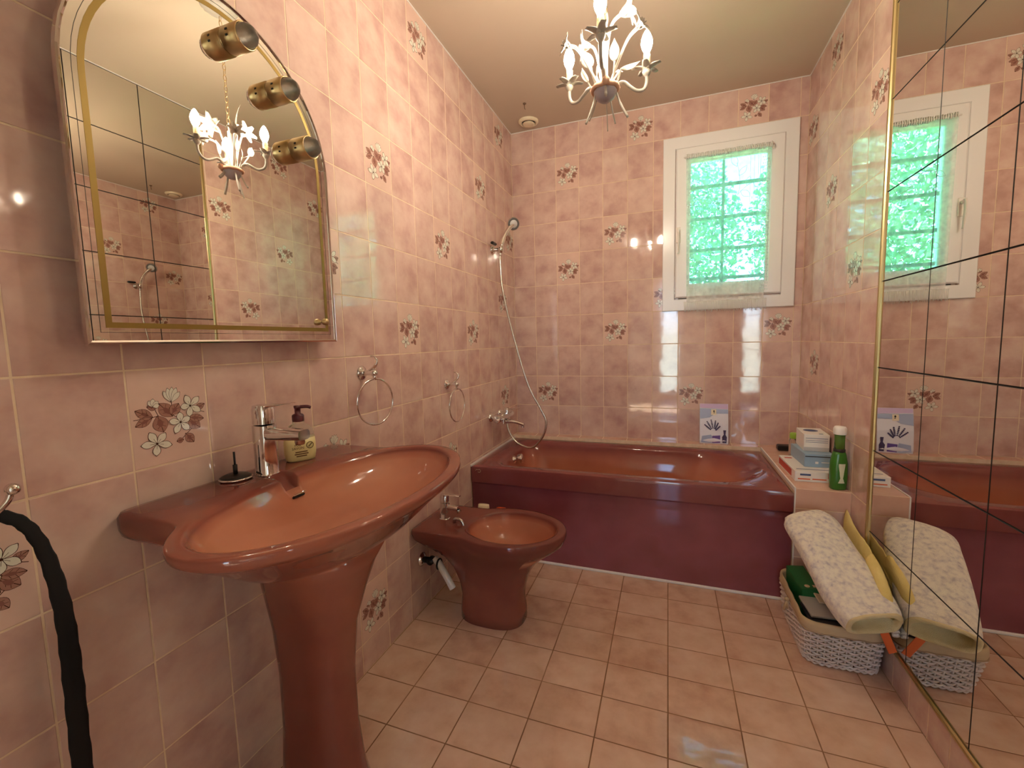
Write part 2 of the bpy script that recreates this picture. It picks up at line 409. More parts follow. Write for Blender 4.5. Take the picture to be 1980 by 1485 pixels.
# white joint line under the ceiling and the joints round the tub
tr2 = MB(); q = 0.004
tr2.box(*bx(-0.0005, q, YF, 0, H-q, H-0.0002)); tr2.box(*bx(0.0, RW, -q, 0.0005, H-q, H-0.0002)); tr2.box(*bx(RW-q, RW+0.0005, YF, 0, H-q, H-0.0002))
o = tr2.build('trim_2', 'sealant'); tag(o, 'thin white joint between pink tiles and ceiling', kind='structure')
tr3 = MB(); tr3.box(*bx(0.0, TUBX, -0.771, -0.750, 0.0, 0.013), bev=0.004); tr3.box(*bx(TUBX-0.001, TUBX+0.004, -0.789, -0.785, 0.0, LED)); tr3.box(*bx(0.0003, 0.006, -0.782, -0.075, 0.487, 0.497))
tr3.box(*bx(TUBX-0.001, TUBX+0.005, -0.783, -0.075, 0.497, 0.512))
o = tr3.build('trim_3', 'sealant'); tag(o, 'white sealant joint along the foot of the bathtub', kind='structure')

# ------------------------------------------------------------------ wall of mirror tiles with its gilt frame
mw = thing('mirror_wall', 'large wall of square mirror tiles with gilt edging on the right', 'mirror', (RW, MY, 0.12))
GT = 0.2975; nrow = 8; MP = 0.2985
mcols = [MY-0.004]
while mcols[-1]-MP > YF+0.05: mcols.append(mcols[-1]-MP)
mcols.append(YF+0.002)
def mirror_tile(w, h):
    k = ('m', round(w,4), round(h,4))
    if k in TM: return TM[k]
    x, y = (w-0.0022)/2, (h-0.0022)/2; b = 0.0012
    vs = [(sx*(x-b), sy*(y-b), 0.0036) for sx, sy in ((-1,-1),(1,-1),(1,1),(-1,1))]+[(sx*x, sy*y, 0.0024) for sx, sy in ((-1,-1),(1,-1),(1,1),(-1,1))]+[(sx*x, sy*y, 0.0) for sx, sy in ((-1,-1),(1,-1),(1,1),(-1,1))]
    fs = [(0,1,2,3)]+[(r+4+i, r+4+(i+1) % 4, r+(i+1) % 4, r+i) for r in (0,4) for i in range(4)]
    me = bpy.data.meshes.new('mirror_tile'); me.from_pydata(vs, [], fs); me.materials.append(MATS['mirror_wall_glass']); me.materials.append(MATS['dark'])
    for i, p in enumerate(me.polygons): p.material_index = 0 if i == 0 else 1
    me.update(); TM[k] = me; return me
for i in range(len(mcols)-1):
    for j in range(nrow):
        z0 = 0.132+GT*j; z1 = min(z0+GT, H-0.006); w = mcols[i]-mcols[i+1]
        o = obj('mirror_tile', mirror_tile(w, z1-z0), mw)
        R = Euler((random.uniform(-1,1)*0.0006, random.uniform(-1,1)*0.0006, 0)).to_matrix().to_4x4()
        o.matrix_local = Matrix.Translation(-mw.location) @ frame(((RW+0.0005), (mcols[i]+mcols[i+1])/2, (z0+z1)/2), (0,-1,0), (0,0,1), (-1,0,0)) @ R
mb = MB(); mb.box(*bx(RW+0.0006, RW+0.0010, YF+0.001, MY, 0.125, H-0.002)); o = mb.build('backing', 'dark', mw); o.location = -mw.location
def moulding(name, p0, p1, wdir, parent):
    """a gilt strip with two beads from p0 to p1; wdir is its width direction"""
    p0, p1, wv = Vector(p0), Vector(p1), Vector(wdir); nx = Vector((-1,0,0)); prof = [(-0.008,0.0),(-0.008,0.006),(-0.005,0.010),(-0.001,0.009),(0.0,0.006),(0.001,0.009),(0.005,0.010),(0.008,0.006),(0.008,0.0)]
    mb = MB(); mb.loft([[p+wv*a+nx*b for a, b in prof] for p in (p0, p1)], closed=True, smooth=False)
    return mb.build(name, 'gold_trim', parent)
for n_, a, b, wv in (('frame_upright', (RW,MY,0.124), (RW,MY,H-0.003), (0,1,0)), ('frame_sill', (RW,MY-0.008,0.124), (RW,YF+0.001,0.124), (0,0,1))):
    o = moulding(n_, a, b, wv, mw); o.location = -mw.location
for o in mw.children:
    if o.name.startswith('mirror_tile'): pass
# low tiled kerb under the mirrors
tr4 = slab('trim_4', [bx(RW-0.001, RW+GR, YF, MY, 0.0, 0.115)], 'grout')
lay(tr4, 'kerb_tile', (RW-0.002,0,0), (0,-1,0), (0,0,1), [-MY]+[-MY+0.1*k+0.03 for k in range(1,22)]+[-YF], [0.0,0.115], 'wall_tile')
tag(tr4, 'low pink tiled kerb under the wall of mirrors')

# ------------------------------------------------------------------ window
mat('pane', (1,1,1), 0.0)
m = MATS['pane']; ntm = m.node_tree; ntm.nodes.clear()
out = nd(m, 'ShaderNodeOutputMaterial'); tb = nd(m, 'ShaderNodeBsdfTransparent'); gb = nd(m, 'ShaderNodeBsdfGlossy'); mx = nd(m, 'ShaderNodeMixShader'); fr = nd(m, 'ShaderNodeFresnel')
tb.inputs['Color'].default_value = (0.66,0.97,0.90,1); gb.inputs['Roughness'].default_value = 0.0; fr.inputs['IOR'].default_value = 1.45
lk(m, fr.outputs[0], mx.inputs[0]); lk(m, tb.outputs[0], mx.inputs[1]); lk(m, gb.outputs[0], mx.inputs[2]); lk(m, mx.outputs[0], out.inputs[0])
def ringframe(x0, x1, z0, z1, w, y0, y1, bev=0.0, mb=None):
    mb = mb or MB()
    # mitred frame with a sloped inner edge
    o4 = [(x0,z0),(x1,z0),(x1,z1),(x0,z1)]; i4 = [(x0+w,z0+w),(x1-w,z0+w),(x1-w,z1-w),(x0+w,z1-w)]; b = bev
    e4 = [(x0+b,z0+b),(x1-b,z0+b),(x1-b,z1-b),(x0+b,z1-b)]; f4 = [(x0+w-b,z0+w-b),(x1-w+b,z0+w-b),(x1-w+b,z1-w+b),(x0+w-b,z1-w+b)]
    R = [[(x,y1,z) for x,z in o4], [(x,y0+b,z) for x,z in o4], [(x,y0,z) for x,z in e4], [(x,y0,z) for x,z in f4], [(x,y0+b,z) for x,z in i4], [(x,y1,z) for x,z in i4]]
    vs = [v for r in R for v in r]; fs = []
    for k in range(6):
        for i in range(4): a = k*4+i; b2 = k*4+(i+1) % 4; c = ((k+1) % 6)*4+(i+1) % 4; d = ((k+1) % 6)*4+i; fs.append((a,b2,c,d))
    return mb.add(vs, fs)
win = bpy.data.objects.new('window_1', None); COL.objects.link(win); win.location = ((WX0+WX1)/2, 0, 1.305); tag(win, 'white framed window with net curtain above the bathtub', kind='structure')
def wpart(n, mb, m): o = mb.build(n, m, win); o.location = -win.location; return o
wpart('casing', ringframe(0.953, 1.643, 1.305, 2.303, 0.068, -0.016, 0.004, 0.003), 'pvc')
wpart('reveal', ringframe(WX0+0.001, WX1-0.001, WZ0+0.001, WZ1-0.001, 0.045, 0.041, 0.16, 0.001), 'pvc')
wpart('sash', ringframe(1.024, 1.578, 1.380, 2.236, 0.072, -0.026, 0.040, 0.007), 'pvc')
wpart('glazing_bead', ringframe(1.093, 1.506, 1.449, 2.160, 0.012, -0.015, 0.004, 0.004), 'pvc')
mb = MB(); mb.box(*bx(1.098, 1.501, 0.006, 0.010, 1.455, 2.155)); wpart('glass_pane', mb, 'pane')
mb = MB(); mb.box(*bx(1.027, 1.053, -0.033, -0.0262, 1.70, 1.79), bev=0.004); wpart('handle_plate', mb, 'white_plastic')
mb = MB(); mb.tube([(1.040,-0.030,1.765),(1.040,-0.062,1.765)], 0.0085, 12); mb.tube(catmull([(1.040,-0.058,1.775),(1.040,-0.066,1.74),(1.040,-0.062,1.69),(1.040,-0.056,1.635)],5), [0.011]*6+[0.0095]*6+[0.008]*4, 10, flat=0.6); wpart('handle', mb, 'white_plastic')
# iron grille outside the pane
mat('iron', srgb(70,96,92), 0.6)
gr_ = thing('window_grille', 'slim dark grille bars outside the window pane', 'grille', (1.3, 0.12, WZ0+0.015))
mb = MB(); mb.box(*bx(1.283,1.297,0.115,0.125,WZ0+0.015,WZ1-0.015)); o = mb.build('upright_bar', 'iron', gr_); o.location = -gr_.location
for z in (1.5,1.672,1.857,2.044):
    mb = MB(); mb.box(*bx(WX0+0.015,WX1-0.015,0.113,0.127,z-0.009,z+0.009)); o = mb.build('cross_bar', 'iron', gr_); o.location = -gr_.location
# ------------------------------------------------------------------ net curtain
def net_mat(name, dens, tint=(0.9,0.93,0.9), mesh=900.0):
    m = mat(name); m.node_tree.nodes.clear()
    out = nd(m, 'ShaderNodeOutputMaterial'); tb = nd(m, 'ShaderNodeBsdfTransparent'); df = nd(m, 'ShaderNodeBsdfDiffuse'); tl = nd(m, 'ShaderNodeBsdfTranslucent'); mx = nd(m, 'ShaderNodeMixShader'); m2 = nd(m, 'ShaderNodeMixShader')
    df.inputs[0].default_value = (*tint,1); tl.inputs[0].default_value = (*tint,1)
    tc = nd(m, 'ShaderNodeTexCoord'); nz = nd(m, 'ShaderNodeTexNoise'); nz.inputs['Scale'].default_value = 34.0; nz.inputs['Detail'].default_value = 3.0; lk(m, tc.outputs['Object'], nz.inputs['Vector'])
    mr = nd(m, 'ShaderNodeMapRange'); mr.inputs['From Min'].default_value = 0.35; mr.inputs['From Max'].default_value = 0.65; mr.inputs['To Min'].default_value = max(0,dens-0.10); mr.inputs['To Max'].default_value = dens+0.10
    lk(m, nz.outputs['Fac'], mr.inputs['Value']); lk(m, mr.outputs[0], mx.inputs[0])
    m2.inputs[0].default_value = 0.5; lk(m, df.outputs[0], m2.inputs[1]); lk(m, tl.outputs[0], m2.inputs[2]); lk(m, tb.outputs[0], mx.inputs[1]); lk(m, m2.outputs[0], mx.inputs[2]); lk(m, mx.outputs[0], out.inputs[0])
net_mat('net', 0.40, (0.72,0.98,0.90)); net_mat('net_hem', 0.52, (0.96,0.97,0.94)); mat('thread', (0.80,0.82,0.76), 0.8); mat('lace', (0.45,0.62,0.56), 0.8)
cur = thing('net_curtain', 'sheer fringed net curtain hanging on the window sash', 'curtain', (1.29,-0.045,2.17))
def cx_(t): return 1.078+0.432*t
def cy_(t, z): return -0.047-0.006*math.sin(t*34+1.0)*(0.4+0.6*(2.17-z))-0.004*math.sin(t*11+z*3)
def sheet(z0, z1, nz, nx, wide=0.0):
    mb = MB(); vs = []; fs = []
    for j in range(nz+1):
        z = z1+(z0-z1)*j/nz
        for i in range(nx+1):
            t = i/nx; x = cx_(t)-wide*(2.17-z)*(1-2*t)*0.02-0.008*(2.17-z)
            vs.append((x, cy_(t,z), z))
    for j in range(nz):
        for i in range(nx): a = j*(nx+1)+i; fs.append((a,a+1,a+nx+2,a+nx+1))
    return mb.add(vs, fs, 0, True)
o = sheet(1.385, 2.165, 20, 60, -1).build('net_panel', 'net', cur); o.location = -cur.location
o = sheet(1.352, 1.385, 2, 60, -1).build('hem_band', 'net_hem', cur); o.location = -cur.location
mb = MB()
for i in range(64):
    t = (i+0.5)/64; x = cx_(t)-0.0068; y = cy_(t,1.35); L = 0.052+0.014*random.random(); dx = random.uniform(-0.004,0.004)
    mb.tube([(x,y,1.354),(x+dx*0.5,y-0.002,1.354-L*0.5),(x+dx,y-0.001,1.354-L)], [0.0022,0.0014,0.0016], 5)
o = mb.build('fringe', 'thread', cur); o.location = -cur.location; o['kind'] = 'stuff'
mb = MB(); mb.tube([(1.066,-0.045,2.172),(1.518,-0.045,2.172)], 0.004, 8); mb.tube([(1.518,-0.045,2.172),(1.518,-0.045,2.152),(1.511,-0.045,2.150)], 0.003, 6)
o = mb.build('curtain_rod', 'white_plastic', cur); o.location = -cur.location
mb = MB()
for i in range(46):                      # gathered heading round the rod
    x = 1.076+0.436*(i+0.5)/46; r = 0.0075+0.0025*random.random(); k = [(0, r*math.sin(a), r*math.cos(a)) for a in [2*PI*q_/8 for q_ in range(8)]]
    mb.tube([(x+random.uniform(-.002,.002), -0.045+p[1]*0.8, 2.172+p[2]*1.5) for p in k], 0.0028, 5, closed=True)
o = mb.build('gathered_heading', 'thread', cur); o.location = -cur.location
mb = MB()
def vine(pts, r=0.0009): mb.tube([(x, cy_((x-1.078)/0.432, z)-0.003, z) for x, _, z in [tuple(p) for p in catmull([(a,0,b) for a,b in pts],6)]], r, 4)
def vleaf(x, z, a, L, wd):
    d = Vector((math.cos(a),math.sin(a))); n2 = Vector((-d.y,d.x)); p = []
    for i in range(13):
        s = i/12*2; u = s if s <= 1 else 2-s; k = math.sin(PI*u)*wd*(1 if s <= 1 else -1); q_ = Vector((x,z))+d*(L*u)+n2*k; p.append((q_.x, cy_((q_.x-1.078)/0.432, q_.y)-0.003, q_.y))
    mb.tube(p, 0.0009, 4)
for dz in (0.0,-0.34):
    vine([(1.300,1.83+dz),(1.335,1.90+dz),(1.355,1.97+dz),(1.350,2.05+dz),(1.338,2.10+dz)]); vine([(1.345,1.93+dz),(1.39,1.97+dz),(1.43,1.985+dz)]); vine([(1.30,1.83+dz),(1.25,1.86+dz),(1.20,1.93+dz),(1.15,1.92+dz)])
    for x, z, a, L, w_ in ((1.338,2.08,1.9,0.07,0.016),(1.35,2.03,0.9,0.06,0.014),(1.39,1.97,1.3,0.05,0.013),(1.42,1.98,-0.4,0.05,0.014),(1.36,1.95,-0.7,0.06,0.016),(1.25,1.86,1.2,0.06,0.016),(1.22,1.90,2.6,0.05,0.013),(1.16,1.92,3.6,0.05,0.014),(1.27,1.85,-1.5,0.05,0.013)): vleaf(x, z+dz, a, L, w_)
for x in (1.405,1.425,1.445,1.455): vine([(x,2.15),(x,1.75),(x,1.40)], 0.0006)
o = mb.build('embroidery', 'lace', cur); o.location = -cur.location
mb = MB()
for j in range(46):
    for i in range(4):
        x = 1.468+i*0.0095+(0.0045 if j % 2 else 0); z = 2.145-j*0.0165
        y = cy_((x-1.078)/0.432, z)-0.003; r = 0.0026; mb.add([(x+r*math.cos(a), y, z+r*math.sin(a)) for a in [k*PI/3 for k in range(6)]], [(0,1,2,3,4,5)])
o = mb.build('lace_border', 'lace', cur); o.location = -cur.location; o['kind'] = 'stuff'

# ------------------------------------------------------------------ trees outside
m = mottled('leaf', [(0.3, (0.05,0.16,0.08)), (0.55, (0.13,0.29,0.16)), (0.8, (0.28,0.42,0.27))], rough=0.5, scale=1.3, rnd=0, offs=False)
def leaves(name, c, r, n, size, seed):
    rr = random.Random(seed); mb = MB(); vs = []; fs = []
    for i in range(n):
        while True:
            p = Vector((rr.uniform(-1,1),rr.uniform(-1,1),rr.uniform(-1,1)))
            if 0.25 < p.length < 1: break
        p = Vector((c[0]+p.x*r[0], c[1]+p.y*r[1], c[2]+p.z*r[2])); L = size*rr.uniform(0.6,1.3)
        d = Vector((rr.uniform(-1,1),rr.uniform(-1,1),rr.uniform(-1,0.6))).normalized(); n2 = d.cross(Vector((rr.uniform(-1,1),rr.uniform(-1,1),rr.uniform(-1,1)))).normalized()*L*0.3
        k = len(vs); vs += [p, p+d*L*0.5+n2, p+d*L, p+d*L*0.5-n2]; fs.append((k,k+1,k+2,k+3))
    mb.add(vs, fs); return mb
mat('bark', (0.10,0.07,0.05), 0.9)
def tree(c, r, n, size, seed, label, trunk):
    t = thing('garden_tree', label, 'tree', (trunk[0],trunk[1],-0.598))
    o = leaves('foliage', c, r, n, size, seed).build('foliage', 'leaf', t); o.location = -t.location; o['kind'] = 'stuff'
    mb = MB(); mb.tube(catmull([(trunk[0],trunk[1],-0.595),(trunk[0],trunk[1],-0.2),(trunk[0]+0.1,trunk[1],1.0),(c[0],c[1],c[2])],5), [0.13]*8+[0.1]*5+[0.06]*3, 8); o = mb.build('trunk', 'bark', t); o.location = -t.location
tree((0.2,4.6,2.6), (1.85,1.3,1.9), 24000, 0.085, 3, 'leafy green tree beyond the window, seen through its left half', (0.15,4.6))
tree((3.95,4.9,2.7), (1.85,1.4,2.1), 24000, 0.085, 4, 'leafy green tree beyond the window, seen through its right half', (3.9,4.9))
mat('ground_green', (0.12,0.25,0.07), 0.9)
mb = MB(); mb.box(*bx(-12,14,0.4,16,-0.8,-0.6)); o = mb.build('ground_plane', 'ground_green'); tag(o, 'unseen green ground plane added outside to stop light from below', 'ground_plane', kind='stuff')  # ground added out of view, keeps sky light from leaking in from below

# ------------------------------------------------------------------ arched mirror on the left wall
XM = 0.05; MY0, MY1, MZ0 = -2.373, -1.781, 1.162; MC = (MY0+MY1)/2; MR = (MY1-MY0)/2; MZS = 1.918-MR
def arch(ins, n=36):
    r = MR-ins; p = [(MC+r, MZ0+ins)]
    for i in range(n+1): a = PI*i/n; p.append((MC+r*math.cos(a), MZS+r*math.sin(a)))
    p.append((MC-r, MZ0+ins)); return p
am = thing('arched_mirror', 'arched wall mirror with gold line, brass lamps and chrome edge', 'mirror', (0, MC, MZ0))
def apart(n, mb, m): o = mb.build(n, m, am); o.location = (0,-MC,-MZ0); return o
P = arch(0.004)
mb = MB(); mb.add([(XM,y,z) for y, z in P]+[(XM-0.005,y,z) for y, z in P], [tuple(range(len(P)))]+[tuple(range(2*len(P)-1,len(P)-1,-1))]+[(i,(i+1) % len(P),(i+1) % len(P)+len(P),i+len(P)) for i in range(len(P))])
apart('mirror_glass', mb, 'mirror')
mb = MB(); A, B = arch(-0.002), arch(0.0045); n_ = len(A)
mb.loft([[(XM-0.008,y,z) for y, z in A], [(XM+0.0025,y,z) for y, z in A], [(XM+0.0035,y,z) for y, z in [((a[0]+b[0])/2,(a[1]+b[1])/2) for a, b in zip(A,B)]], [(XM+0.0015,y,z) for y, z in B], [(XM-0.001,y,z) for y, z in B]], cap0=False, cap1=False, smooth=False)
apart('chrome_edge', mb, 'chrome')
def band(i0, i1, h): 
    A, B = arch(i0), arch(i1); n = len(A); mb = MB()
    return mb.add([(XM+h,y,z) for y, z in A]+[(XM+h,y,z) for y, z in B], [(i,(i+1) % n,(i+1) % n+n,i+n) for i in range(n)])
apart('gold_line', band(0.027,0.037,0.0004), 'gold_print'); apart('fine_line', band(0.0185,0.0192,0.0003), 'dark')
mb = MB(); B = arch(0.07); mb.add([(0.001,y,z) for y, z in B]+[(XM-0.006,y,z) for y, z in B], [tuple(range(len(B)-1,-1,-1)), tuple(range(len(B),2*len(B)))]+[(i,(i+1) % len(B),(i+1) % len(B)+len(B),i+len(B)) for i in range(len(B))])
apart('back_box', mb, 'dark')
RX = Matrix(((0,0,1,0),(0,1,0,0),(-1,0,0,0),(0,0,0,1)))      # z axis -> +x
mb = MB(); mb.lathe([(0.004,0),(0.004,0.006),(0.0085,0.008),(0.0095,0.012),(0.0095,0.019),(0.007,0.022),(0.0001,0.023)], 16, 0, Matrix.Translation((XM,-1.833,1.216)) @ RX); apart('knob', mb, 'brass')
mat('lamp_glass', (0.95,0.95,0.95), 0.02, trans=1.0, ior=1.45); mat('lamp_inner', (0.55,0.52,0.48), 0.25, metal=1.0)
for k, (y, z) in enumerate(((-2.058,1.836),(-1.946,1.781),(-1.886,1.667))):
    M = Matrix.Translation((XM+0.0008,y,z)) @ RX
    mb = MB(); mb.lathe([(0.0255,0.0),(0.0255,0.004),(0.0285,0.0055),(0.0285,0.050),(0.0275,0.052),(0.0255,0.052),(0.0250,0.046),(0.0250,0.010),(0.0001,0.010)], 32, 0, M)
    for a in (0.7,1.1): 
        v = M @ Vector((0.0286*math.cos(a),0.0286*math.sin(a),0.028)); 
    L = apart('lamp_housing', mb, 'brass')
    for a in (-1.7,-1.3):
        mb = MB(); mb.box((0.0287*math.cos(a),0.0287*math.sin(a),0.026), (0.0012,0.004,0.006), 0, 0, Matrix.Rotation(a,3,'Z'))
        mb.v = [tuple(M @ Vector(v)) for v in mb.v]; mb.build('vent_slot', 'dark', L)
    mb = MB(); mb.lathe([(0.012,0.012),(0.0235,0.040),(0.0245,0.053),(0.0225,0.063),(0.0150,0.072),(0.0001,0.076)], 24, 0, M); mb.build('lamp_bulb', 'lamp_glass', L)
    mb = MB(); mb.lathe([(0.008,0.012),(0.021,0.038),(0.022,0.046)], 24, 0, M); mb.build('reflector', 'lamp_inner', L)
# ------------------------------------------------------------------ chandelier
HX, HY = 0.808, -1.465
mat('iron_white', srgb(178,171,158), 0.4); mat('candle', srgb(240,222,176), 0.5); mat('rope', srgb(214,170,140), 0.8); mat('grey_paint', srgb(170,160,165), 0.4)
mat('bulb', (1,0.9,0.75), 0.3, emit=(1.0,0.86,0.68), estr=BULB)
ch = thing('chandelier', 'white painted metal flower chandelier with three lit candle bulbs', 'chandelier', (HX, HY, 1.84))
def cpart(n, mb, m, parent=None):
    o = mb.build(n, m, parent or ch)
    if parent is None: o.location = -ch.location
    return o
EV, NV, UP = Vector((0.9915,0.1303,0)), Vector((-0.1303,0.9915,0)), Vector((0,0,1))
def cp(l, z, d=0.0): return Vector((HX,HY,0))+EV*l+NV*d+UP*z
def petal3d(mb, base, axis, out, L, W, flare=0.8, ns=6, thick=0.0007, cup=0.25, wave=0.0, blunt=1.0):
    base, axis, out = Vector(base), Vector(axis).normalized(), Vector(out).normalized(); side = axis.cross(out).normalized(); top = []; bot = []
    nu = 5
    for i in range(ns+1):
        s = i/ns; w = W*max(0.04, max(0,math.sin(PI*min(1,(0.06+0.94*s))**0.75*(0.9 if blunt < 1 else 1)))**blunt); c = base+axis*L*(s-0.45*flare*s*s)+out*L*flare*(0.2*s+0.6*s*s)
        for k in range(nu):
            u = -1+2*k/(nu-1); q = c+side*(w*u)+(axis*0.5-out*0.5)*(abs(u)**2*w*cup)*(1 if True else 0)+axis*wave*math.sin(9*s+3*u)*abs(u)
            top.append(q)
    nrm = (out-axis*0.3).normalized()*thick
    vs = top+[q-nrm for q in top]; fs = []; o = len(top)
    for i in range(ns):
        for k in range(nu-1): a = i*nu+k; fs.append((a,a+1,a+nu+1,a+nu)); fs.append((o+a,o+a+nu,o+a+nu+1,o+a+1))
    ed = [k for k in range(nu)]+[i*nu+nu-1 for i in range(1,ns+1)]+[ns*nu+k for k in range(nu-2,-1,-1)]+[i*nu for i in range(ns-1,0,-1)]
    for i in range(len(ed)): a, b = ed[i], ed[(i+1) % len(ed)]; fs.append((a,a+o,b+o,b))
    mb.add(vs, fs, 0, True)
mb = MB(); mb.lathe([(0.0001,1.841),(0.014,1.843),(0.026,1.852),(0.033,1.866),(0.034,1.878),(0.030,1.884),(0.012,1.888),(0.0001,1.889)], 24, 0, Matrix.Translation((HX,HY,0))); cpart('hub_bowl', mb, 'grey_paint')
mb = MB(); mb.tube([(HX+0.036*math.cos(a),HY+0.036*math.sin(a),1.877+0.001*math.sin(8*a)) for a in [2*PI*i/40 for i in range(40)]], [0.0065+0.001*(i % 2) for i in range(40)], 6, closed=True); cpart('rope_band', mb, 'rope')
mb = MB(); mb.lathe([(0.009,1.886),(0.008,1.95),(0.0075,2.02),(0.0075,2.03),(0.0001,2.034)], 14, 0, Matrix.Translation((HX,HY,0))); cpart('centre_stem', mb, 'iron_white')
for k, az in enumerate((152.5, 32.5, -87.5)):
    a = math.radians(az); d = Vector((math.cos(a),math.sin(a),0)); O = Vector((HX,HY,0))
    q = lambda r, z: O+d*r+UP*z
    mb = MB(); mb.tube(catmull([q(0.028,1.884),(q(0.046,1.899)),q(0.062,1.902),q(0.082,1.891),q(0.103,1.883),q(0.124,1.889),q(0.134,1.908),q(0.134,1.934)],5), 0.0052, 10); arm = cpart('arm', mb, 'iron_white')
    mb = MB(); mb.lathe([(0.005,1.926),(0.010,1.932),(0.0135,1.940),(0.0125,1.941),(0.0001,1.938)], 14, 0, Matrix.Translation(q(0.134,0)))
    for i in range(5):
        b = a+2*PI*i/5+0.3; petal3d(mb, q(0.134,1.932), UP, (math.cos(b),math.sin(b),0), 0.044, 0.0120, 1.25, cup=0.3, blunt=0.5)
    mb.build('petal_cup', 'iron_white', arm)
    mb = MB(); mb.lathe([(0.0095,1.938),(0.0092,1.985),(0.0088,1.992),(0.0001,1.992)], 14, 0, Matrix.Translation(q(0.134,0)))
    for b, L in ((0.5,0.02),(2.2,0.03),(4.0,0.016)): mb.tube([q(0.134,0)+Vector((0.0092*math.cos(b),0.0092*math.sin(b),1.99-L*s)) for s in (0,0.5,1)], [0.0018,0.0016,0.0024], 5)
    mb.build('candle_sleeve', 'candle', arm)
    mb = MB(); mb.lathe([(0.0075,1.992),(0.0085,1.996),(0.0135,2.006),(0.0165,2.018),(0.0155,2.030),(0.0105,2.044),(0.0045,2.054),(0.0001,2.058)], 18, 0, Matrix.Translation(q(0.134,0))); mb.build('lit_bulb', 'bulb', arm)
def lily(stem, axis, L, parent_name='lily'):
    mb = MB(); p = catmull(stem, 6); mb.tube(p, [0.0036+0.003*max(0,(i/len(p)-0.5)) for i in range(len(p))], 8)
    ax = Vector(axis).normalized(); t = ax.orthogonal().normalized(); b2 = ax.cross(t); e = p[-1]
    for i in range(6):
        an = 2*PI*i/6; petal3d(mb, e-ax*0.004, ax, t*math.cos(an)+b2*math.sin(an), L, L*0.24, 1.0, blunt=0.8)
    for i in range(3):
        an = 2*PI*i/3+0.4; mb.tube([e, e+ax*L*0.6+(t*math.cos(an)+b2*math.sin(an))*0.006], [0.0012,0.0016], 5)
    cpart('lily', mb, 'iron_white')
lily([cp(0.0,1.89,-0.01),cp(0.006,1.97,-0.02),cp(0.018,2.03,-0.03),cp(0.045,2.052,-0.035)], EV*1.0+UP*0.35, 0.060)
lily([cp(-0.01,1.89,0.01),cp(-0.018,1.96,0.02),cp(-0.03,2.01,0.03),cp(-0.045,2.022,0.03)], -EV*1.0+UP*0.1, 0.052)
lily([cp(0.012,1.89,0.01),cp(0.04,1.955,0.0),cp(0.065,1.995,-0.02),cp(0.088,2.008,-0.035)], EV*0.8+UP*0.45-NV*0.5, 0.044)
lily([cp(-0.02,1.89,-0.005),cp(-0.055,1.95,-0.02),cp(-0.08,1.985,-0.03),cp(-0.10,1.99,-0.035)], -EV*0.9+UP*0.3-NV*0.4, 0.040)
def cleaf(stem, axis, out, L, W, wave=0.0012):
    mb = MB(); p = catmull(stem, 5); mb.tube(p, 0.0026, 6); petal3d(mb, p[-1], axis, out, L, W, 0.25, 9, wave=wave); cpart('metal_leaf', mb, 'iron_white')
cleaf([cp(0.02,1.885,-0.01),cp(0.024,1.91,-0.02),cp(0.026,1.934,-0.03)], UP, -NV, 0.060, 0.014)
cleaf([cp(0.03,1.885,0.01),cp(0.04,1.92,0.02),cp(0.047,1.94,0.02)], EV, UP*0.6-NV, 0.060, 0.013)
cleaf([cp(-0.028,1.885,0.0),cp(-0.036,1.92,0.0),cp(-0.040,1.945,0.0)], -EV*0.55+UP, -NV, 0.055, 0.017)
cleaf([cp(-0.034,1.88,0.01),cp(-0.045,1.90,0.01),cp(-0.05,1.91,0.01)], -EV*0.6+UP, -NV*0.6+EV*0.5, 0.05, 0.011)
cleaf([cp(0.0,1.885,0.02),cp(0.0,2.0,0.03),cp(-0.002,2.06,0.03)], UP, NV*0.8-EV*0.3, 0.105, 0.013, 0.0)
cleaf([cp(0.0,1.885,0.025),cp(-0.02,1.93,0.05),cp(-0.025,1.95,0.06)], NV*0.5+UP, EV, 0.055, 0.014)
cleaf([cp(0.0,1.885,0.025),cp(0.03,1.94,0.06),cp(0.04,1.96,0.07)], NV*0.9+UP*0.4, UP-NV, 0.055, 0.014)
# flower buttoned on the rope band
mb = MB(); mb.sphere(cp(0.002,1.879,-0.044), 0.011, 12, 8); cpart('band_boss', mb, 'rope')
for i, (l, z, dd, r) in enumerate(((-0.056,1.783,-0.01,0.0042),(-0.048,1.808,0.03,0.0035),(0.007,1.779,0.045,0.0022),(0.064,1.792,0.0,0.0052),(0.002,1.835,-0.052,0.006),(0.03,1.80,0.05,0.0035))):
    mb = MB(); e = cp(l, z, dd); s = cp(l*0.42, 1.878, dd*0.5 if dd else 0); mb.tube(catmull([s, s+(e-s)*0.45+UP*(-0.008)+(e-s).cross(UP)*0.0, e],6), [r*0.8]*6+[r]*7, 8, flat=0.7); cpart('splayed_stalk', mb, 'iron_white')
for i in range(20):                           # chain links up to the ceiling
    z = 2.06+i*0.0205+0.012; v = EV if i % 2 else NV
    mb = MB(); mb.tube([Vector((HX,HY,z))+v*(0.006*math.cos(t))+UP*(0.0125*math.sin(t)) for t in [2*PI*k/10 for k in range(10)]], 0.0013, 5, closed=True); cpart('chain_link', mb, 'brass')
mb = MB(); mb.tube([(HX,HY,2.03),(HX,HY,2.064)], 0.003, 8); cpart('hanging_eye', mb, 'iron_white')
mb = MB(); pr_ = []
n = 48; rings = []
for (r, z) in ((0.004,2.47),(0.02,2.474),(0.045,2.484),(0.062,2.497),(0.066,H-0.001)):
    rings.append([(HX+(r+0.004*abs(math.sin(8*2*PI*k/n/1.0))*(r > 0.05))*math.cos(2*PI*k/n), HY+(r+0.004*abs(math.sin(8*2*PI*k/n))*(r > 0.05))*math.sin(2*PI*k/n), z) for k in range(n)])
